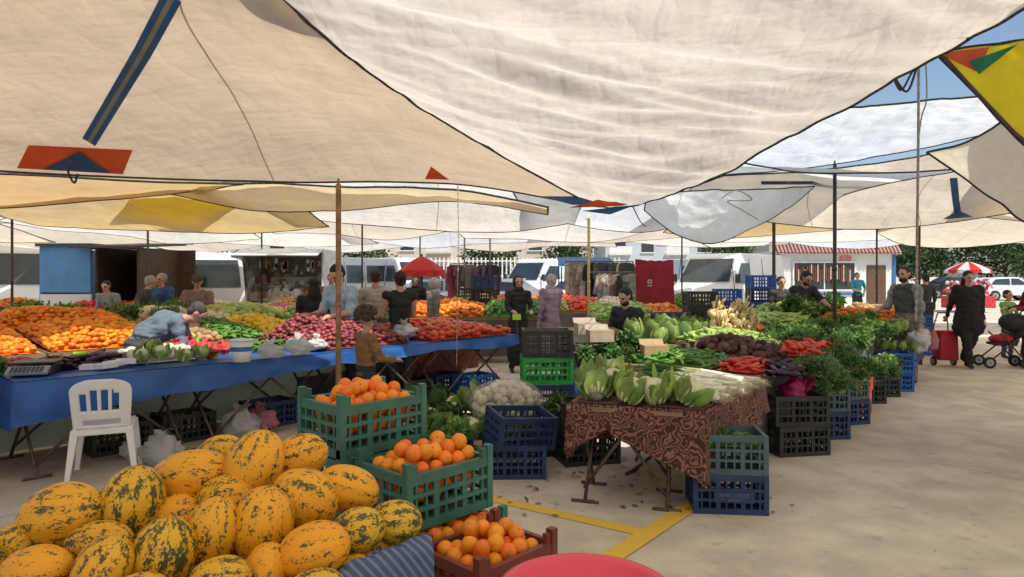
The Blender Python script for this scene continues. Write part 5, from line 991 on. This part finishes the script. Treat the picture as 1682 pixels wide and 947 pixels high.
b=MB(); cols=[(.30,.08,.06),(.35,.30,.12),(.30,.33,.38),(.60,.60,.56),(.50,.47,.40),(.25,.17,.12)]
for i in range(150):
    xx=U(.1,Lw-.1); yy=U(.15,1.2); zz=.92+yy*.75*U(.1,.9); sz=(U(.06,.16),U(.06,.14),U(.06,.2)); b.box((xx,yy,zz+sz[2]/2),sz,m=random.randrange(6),R=Matrix.Rotation(U(-.4,.4),3,'Z'))
b.box((Lw/2,.9,1.05),(Lw-.1,1.3,.25),m=4); b.box((Lw/2,1.25,1.35),(Lw-.12,.7,.45),m=4)
for i in range(22): b.box((U(.1,Lw-.1),.08,1.95-U(0,.12)),(.07,.03,U(.12,.3)),m=random.randrange(6))
obj('packaged_goods',b.mesh('packaged_goods',[M('pack_%d'%i,c,.4,.1) for i,c in enumerate(cols)]),par=e)
def umb(u,d,z,R_,mats,label,n=8):
    x,y=sv(u,0,d).xy; e=obj('market_umbrella',None,label=label,cat='umbrella',loc=(x,y,0)); b=MB()
    for i in range(n):
        a0,a1=2*PI*i/n,2*PI*(i+1)/n
        for k in range(4):
            r0,r1=R_*k/4,R_*(k+1)/4; f=lambda r:z-.36*(r/R_)**1.4
            b.add([(r0*math.cos(a0),r0*math.sin(a0),f(r0)),(r1*math.cos(a0),r1*math.sin(a0),f(r1)),(r1*math.cos(a1),r1*math.sin(a1),f(r1)-.0),(r0*math.cos(a1),r0*math.sin(a1),f(r0))],[(0,1,2,3)],m=i%len(mats))
        am=(a0+a1)/2; b.add([(R_*math.cos(a0),R_*math.sin(a0),z-.36),(R_*math.cos(a1),R_*math.sin(a1),z-.36),(R_*math.cos(a1),R_*math.sin(a1),z-.48),(R_*math.cos(am)*.98,R_*math.sin(am)*.98,z-.52),(R_*math.cos(a0),R_*math.sin(a0),z-.48)],[(0,1,2,3,4)],m=i%len(mats))
    obj('canopy',b.mesh('canopy',mats),par=e); b=MB(); b.tube((0,0,0),(0,0,z+.05),.025,n=8); b.tube((0,0,0),(0,0,.08),.2,.2,12); obj('shaft',b.mesh('shaft',[dkp]),par=e)
redu=M('red_umbrella',(.60,.03,.03),.6,.1,trans=.3); whu=M('white_umbrella',(.7,.7,.7),.6,.1,trans=.3); 
umb(693,17,2.10,.58,[redu],'red market umbrella with scalloped edge'); umb(1590,30,2.20,.88,[redu,whu],'pink and white striped umbrella over a cart',12)
x,y=sv(1590,0,29.5).xy
b=MB()
for i in range(120): b.ell((U(-.9,.9),U(-.3,.3),U(.7,1.35)),U(.05,.11),n=7,k=5,m=i%3)
b.box((0,0,.45),(1.9,.7,.5),m=1); obj('toy_cart',b.mesh('toy_cart',[M('pink_goods',(.6,.15,.2)),M('red_goods',(.5,.04,.05)),M('white_goods',(.65,.6,.6))]),label='small cart heaped with red and pink goods',cat='cart',loc=(x,y,0))
gc=[(.05,.05,.06),(.22,.04,.06),(.32,.28,.25),(.06,.07,.13),(.16,.07,.10),(.4,.36,.33),(.08,.10,.09),(.18,.14,.11),(.03,.03,.03)]
def garment(mat):
    b=MB(); vs=[]
    out=[(-.12,0),(-.24,-.06),(-.34,-.42),(-.26,-.45),(-.19,-.2),(-.21,-.85),(.21,-.85),(.19,-.2),(.26,-.45),(.34,-.42),(.24,-.06),(.12,0)]
    for s_ in(-1,1): vs+=[(x,s_*.03+.02*math.sin(x*20),z) for x,z in out]
    n=len(out); b.add(vs,[tuple(range(n)),tuple(range(2*n-1,n-1,-1))]+[(i,(i+1)%n,n+(i+1)%n,n+i) for i in range(n)]); return b.mesh('garment',[mat])
GM=[garment(M('garment_%d'%i,c,.9,.3,9)) for i,c in enumerate(gc)]
for u0,u1,d,z in((930,1040,19,2.0),(740,820,19.5,1.95),(965,1040,17.5,1.7)):
    xa,xb=sv(u0,0,d).x,sv(u1,0,d).x; b=MB(); b.tube((xa,d,z),(xb,d,z),.015,n=8); b.tube((xa,d,0),(xa,d,z),.018,n=8); b.tube((xb,d,0),(xb,d,z),.018,n=8); b.tube((xa,d-.3,.03),(xa,d+.3,.03),.018); b.tube((xb,d-.3,.03),(xb,d+.3,.03),.018)
    obj('clothes_rail',b.mesh('clothes_rail',[dkp]),label='metal clothes rail between the stalls',cat='clothes rail',group='clothes rails')
    n=int((xb-xa)/.16)
    for i in range(n):
        if rnd()<.15: continue
        obj('garment',random.choice(GM),label='garment hanging from a clothes rail',cat='garment',group='garments on the rails',loc=(xa+.1+i*.16,d,z-.03),rot=(0,0,U(.2,1.2)),scale=(U(.85,1.15),1,U(.7,1.3)))
o=sheet('backdrop_cloth','dark red cloth hanging with a small white round emblem','cloth',[[(1045,502,15),(1075,500,15),(1108,502,14.8)],[(1043,425,15),(1075,428,15),(1106,426,14.8)]],M('crimson_cloth',(.26,.02,.035),.9,.2,3),30,12,.08,9,3,2)
b=MB(); c=sv(1067,462,14.82); b.tube(c,c+Vector((0,-.012,0)),.05,.05,24); b.tube(c+Vector((0,-.012,0)),c+Vector((0,-.016,0)),.025,.025,24,m=1); b.box((c.x,c.y-.01,c.z-.09),(.10,.006,.025)); obj('emblem',b.mesh('emblem',[M('emblem_print',(.5,.4,.4)),M('crimson2',(.28,.02,.035))]),par=o)
b=MB(); b.box((0,0,0),(1.6,1.2,.04),R=Matrix.Rotation(.2,3,'X')); 
for xx in(-.75,.75): b.tube((xx,-.55,-.15),(xx,-.55,-2.0),.02,n=6); b.tube((xx,.55,.0),(xx,.55,-2.0),.02,n=6)
obj('blue_awning',b.mesh('blue_awning',[M('blue_awning_cloth',(.04,.16,.45),.6,.1)]),label='flat blue awning on thin posts',cat='awning',loc=(sv(962,0,20).x,20,2.02))
def building(x,y,w_,d_,h_,col,label,fl):
    e=obj('apartment_building',None,label=label,cat='building',loc=(x,y,0)); b=MB(); b.box((0,0,h_/2),(w_,d_,h_)); obj('wall',b.mesh('wall',[M('facade_%.2f_%.2f'%(col[0],col[2]),col,.85,.08,1)]),par=e)
    b=MB(); b.box((0,0,h_+.2),(w_+.8,d_+.8,.4)); obj('roof',b.mesh('roof',[tile]),par=e); n=int(w_/3)
    for f in range(fl):
        for i in range(n):
            X=-w_/2+w_*(i+.5)/n; b=MB(); b.box((X,-d_/2-.01,1.7+f*3),(1.3,.06,1.4)); wi=obj('window',b.mesh('window',[glass]),par=e)
            b=MB(); b.box((X,-d_/2-.06,.95+f*3),(1.5,.16,.1)); obj('sill',b.mesh('sill',[plaster]),par=wi)
            if f and i%2==0: b=MB(); b.box((X,-d_/2-.5,.75+f*3),(2.4,1,.15)); b.box((X,-d_/2-1,1.2+f*3),(2.4,.05,.8)); obj('balcony',b.mesh('balcony',[plaster]),par=e)
building(32,74,12,10,9.0,(.48,.45,.40),'cream apartment building behind trees',3); building(-30,68,20,10,7,(.60,.59,.55),'pale building behind the fence',2); building(-4,72,22,10,7.5,(.62,.55,.47),'peach building behind the market',2); building(16,78,12,10,9,(.48,.53,.58),'grey blue building with balconies',3)
bark=M('bark',(.10,.075,.05),.9,.3,8,bump=.4); fol=M('foliage',(.05,.095,.025),.7,.4,2,trans=.15,isl=.5,hue=.02)
def tree(x,y,h_,r):
    e=obj('tree',None,label='dark green leafy tree beyond the car park',cat='tree',group='trees along the road',loc=(x,y,0)); b=MB(); b.tube((0,0,0),(.1,0,h_*.45),.16,.10,8)
    cl=[]
    for i in range(16):
        a=U(0,6.28); rr=r*U(.2,.95); c=Vector((math.cos(a)*rr,math.sin(a)*rr*.8,h_*U(.38,.92))); cl.append(c)
        if i<7: b.tube((.1,0,h_*.35),c,.06,.02,6)
    obj('trunk',b.mesh('trunk',[bark],True),par=e); b=MB()
    for c in cl:
        cr_=r*U(.28,.5)
        for k in range(130):
            v=Vector((random.gauss(0,1),random.gauss(0,1),random.gauss(0,.8))); v=v.normalized()*cr_*U(.5,1.08); b.leaf(c+v,(U(-1,1),U(-1,1),U(-.6,.6)),U(.2,.34),U(.14,.22),.4,2,roll=U(-2,2))
    obj('crown',b.mesh('crown',[fol]),par=e)
for x,y,h_,r in((30,54,4.8,2.6),(34.5,55,5.4,3.0),(39,54,5.2,2.8),(43,56,6,3),(26.5,57,4.2,2.2),(48,56,6,3),(-2,60,5.5,2.6),(-13,58,6,3),(-38,44,5.5,2.6),(5,62,5.5,2.6),(20,62,5.2,2.4),(-24,52,5.5,2.6)): tree(x,y,h_,r)
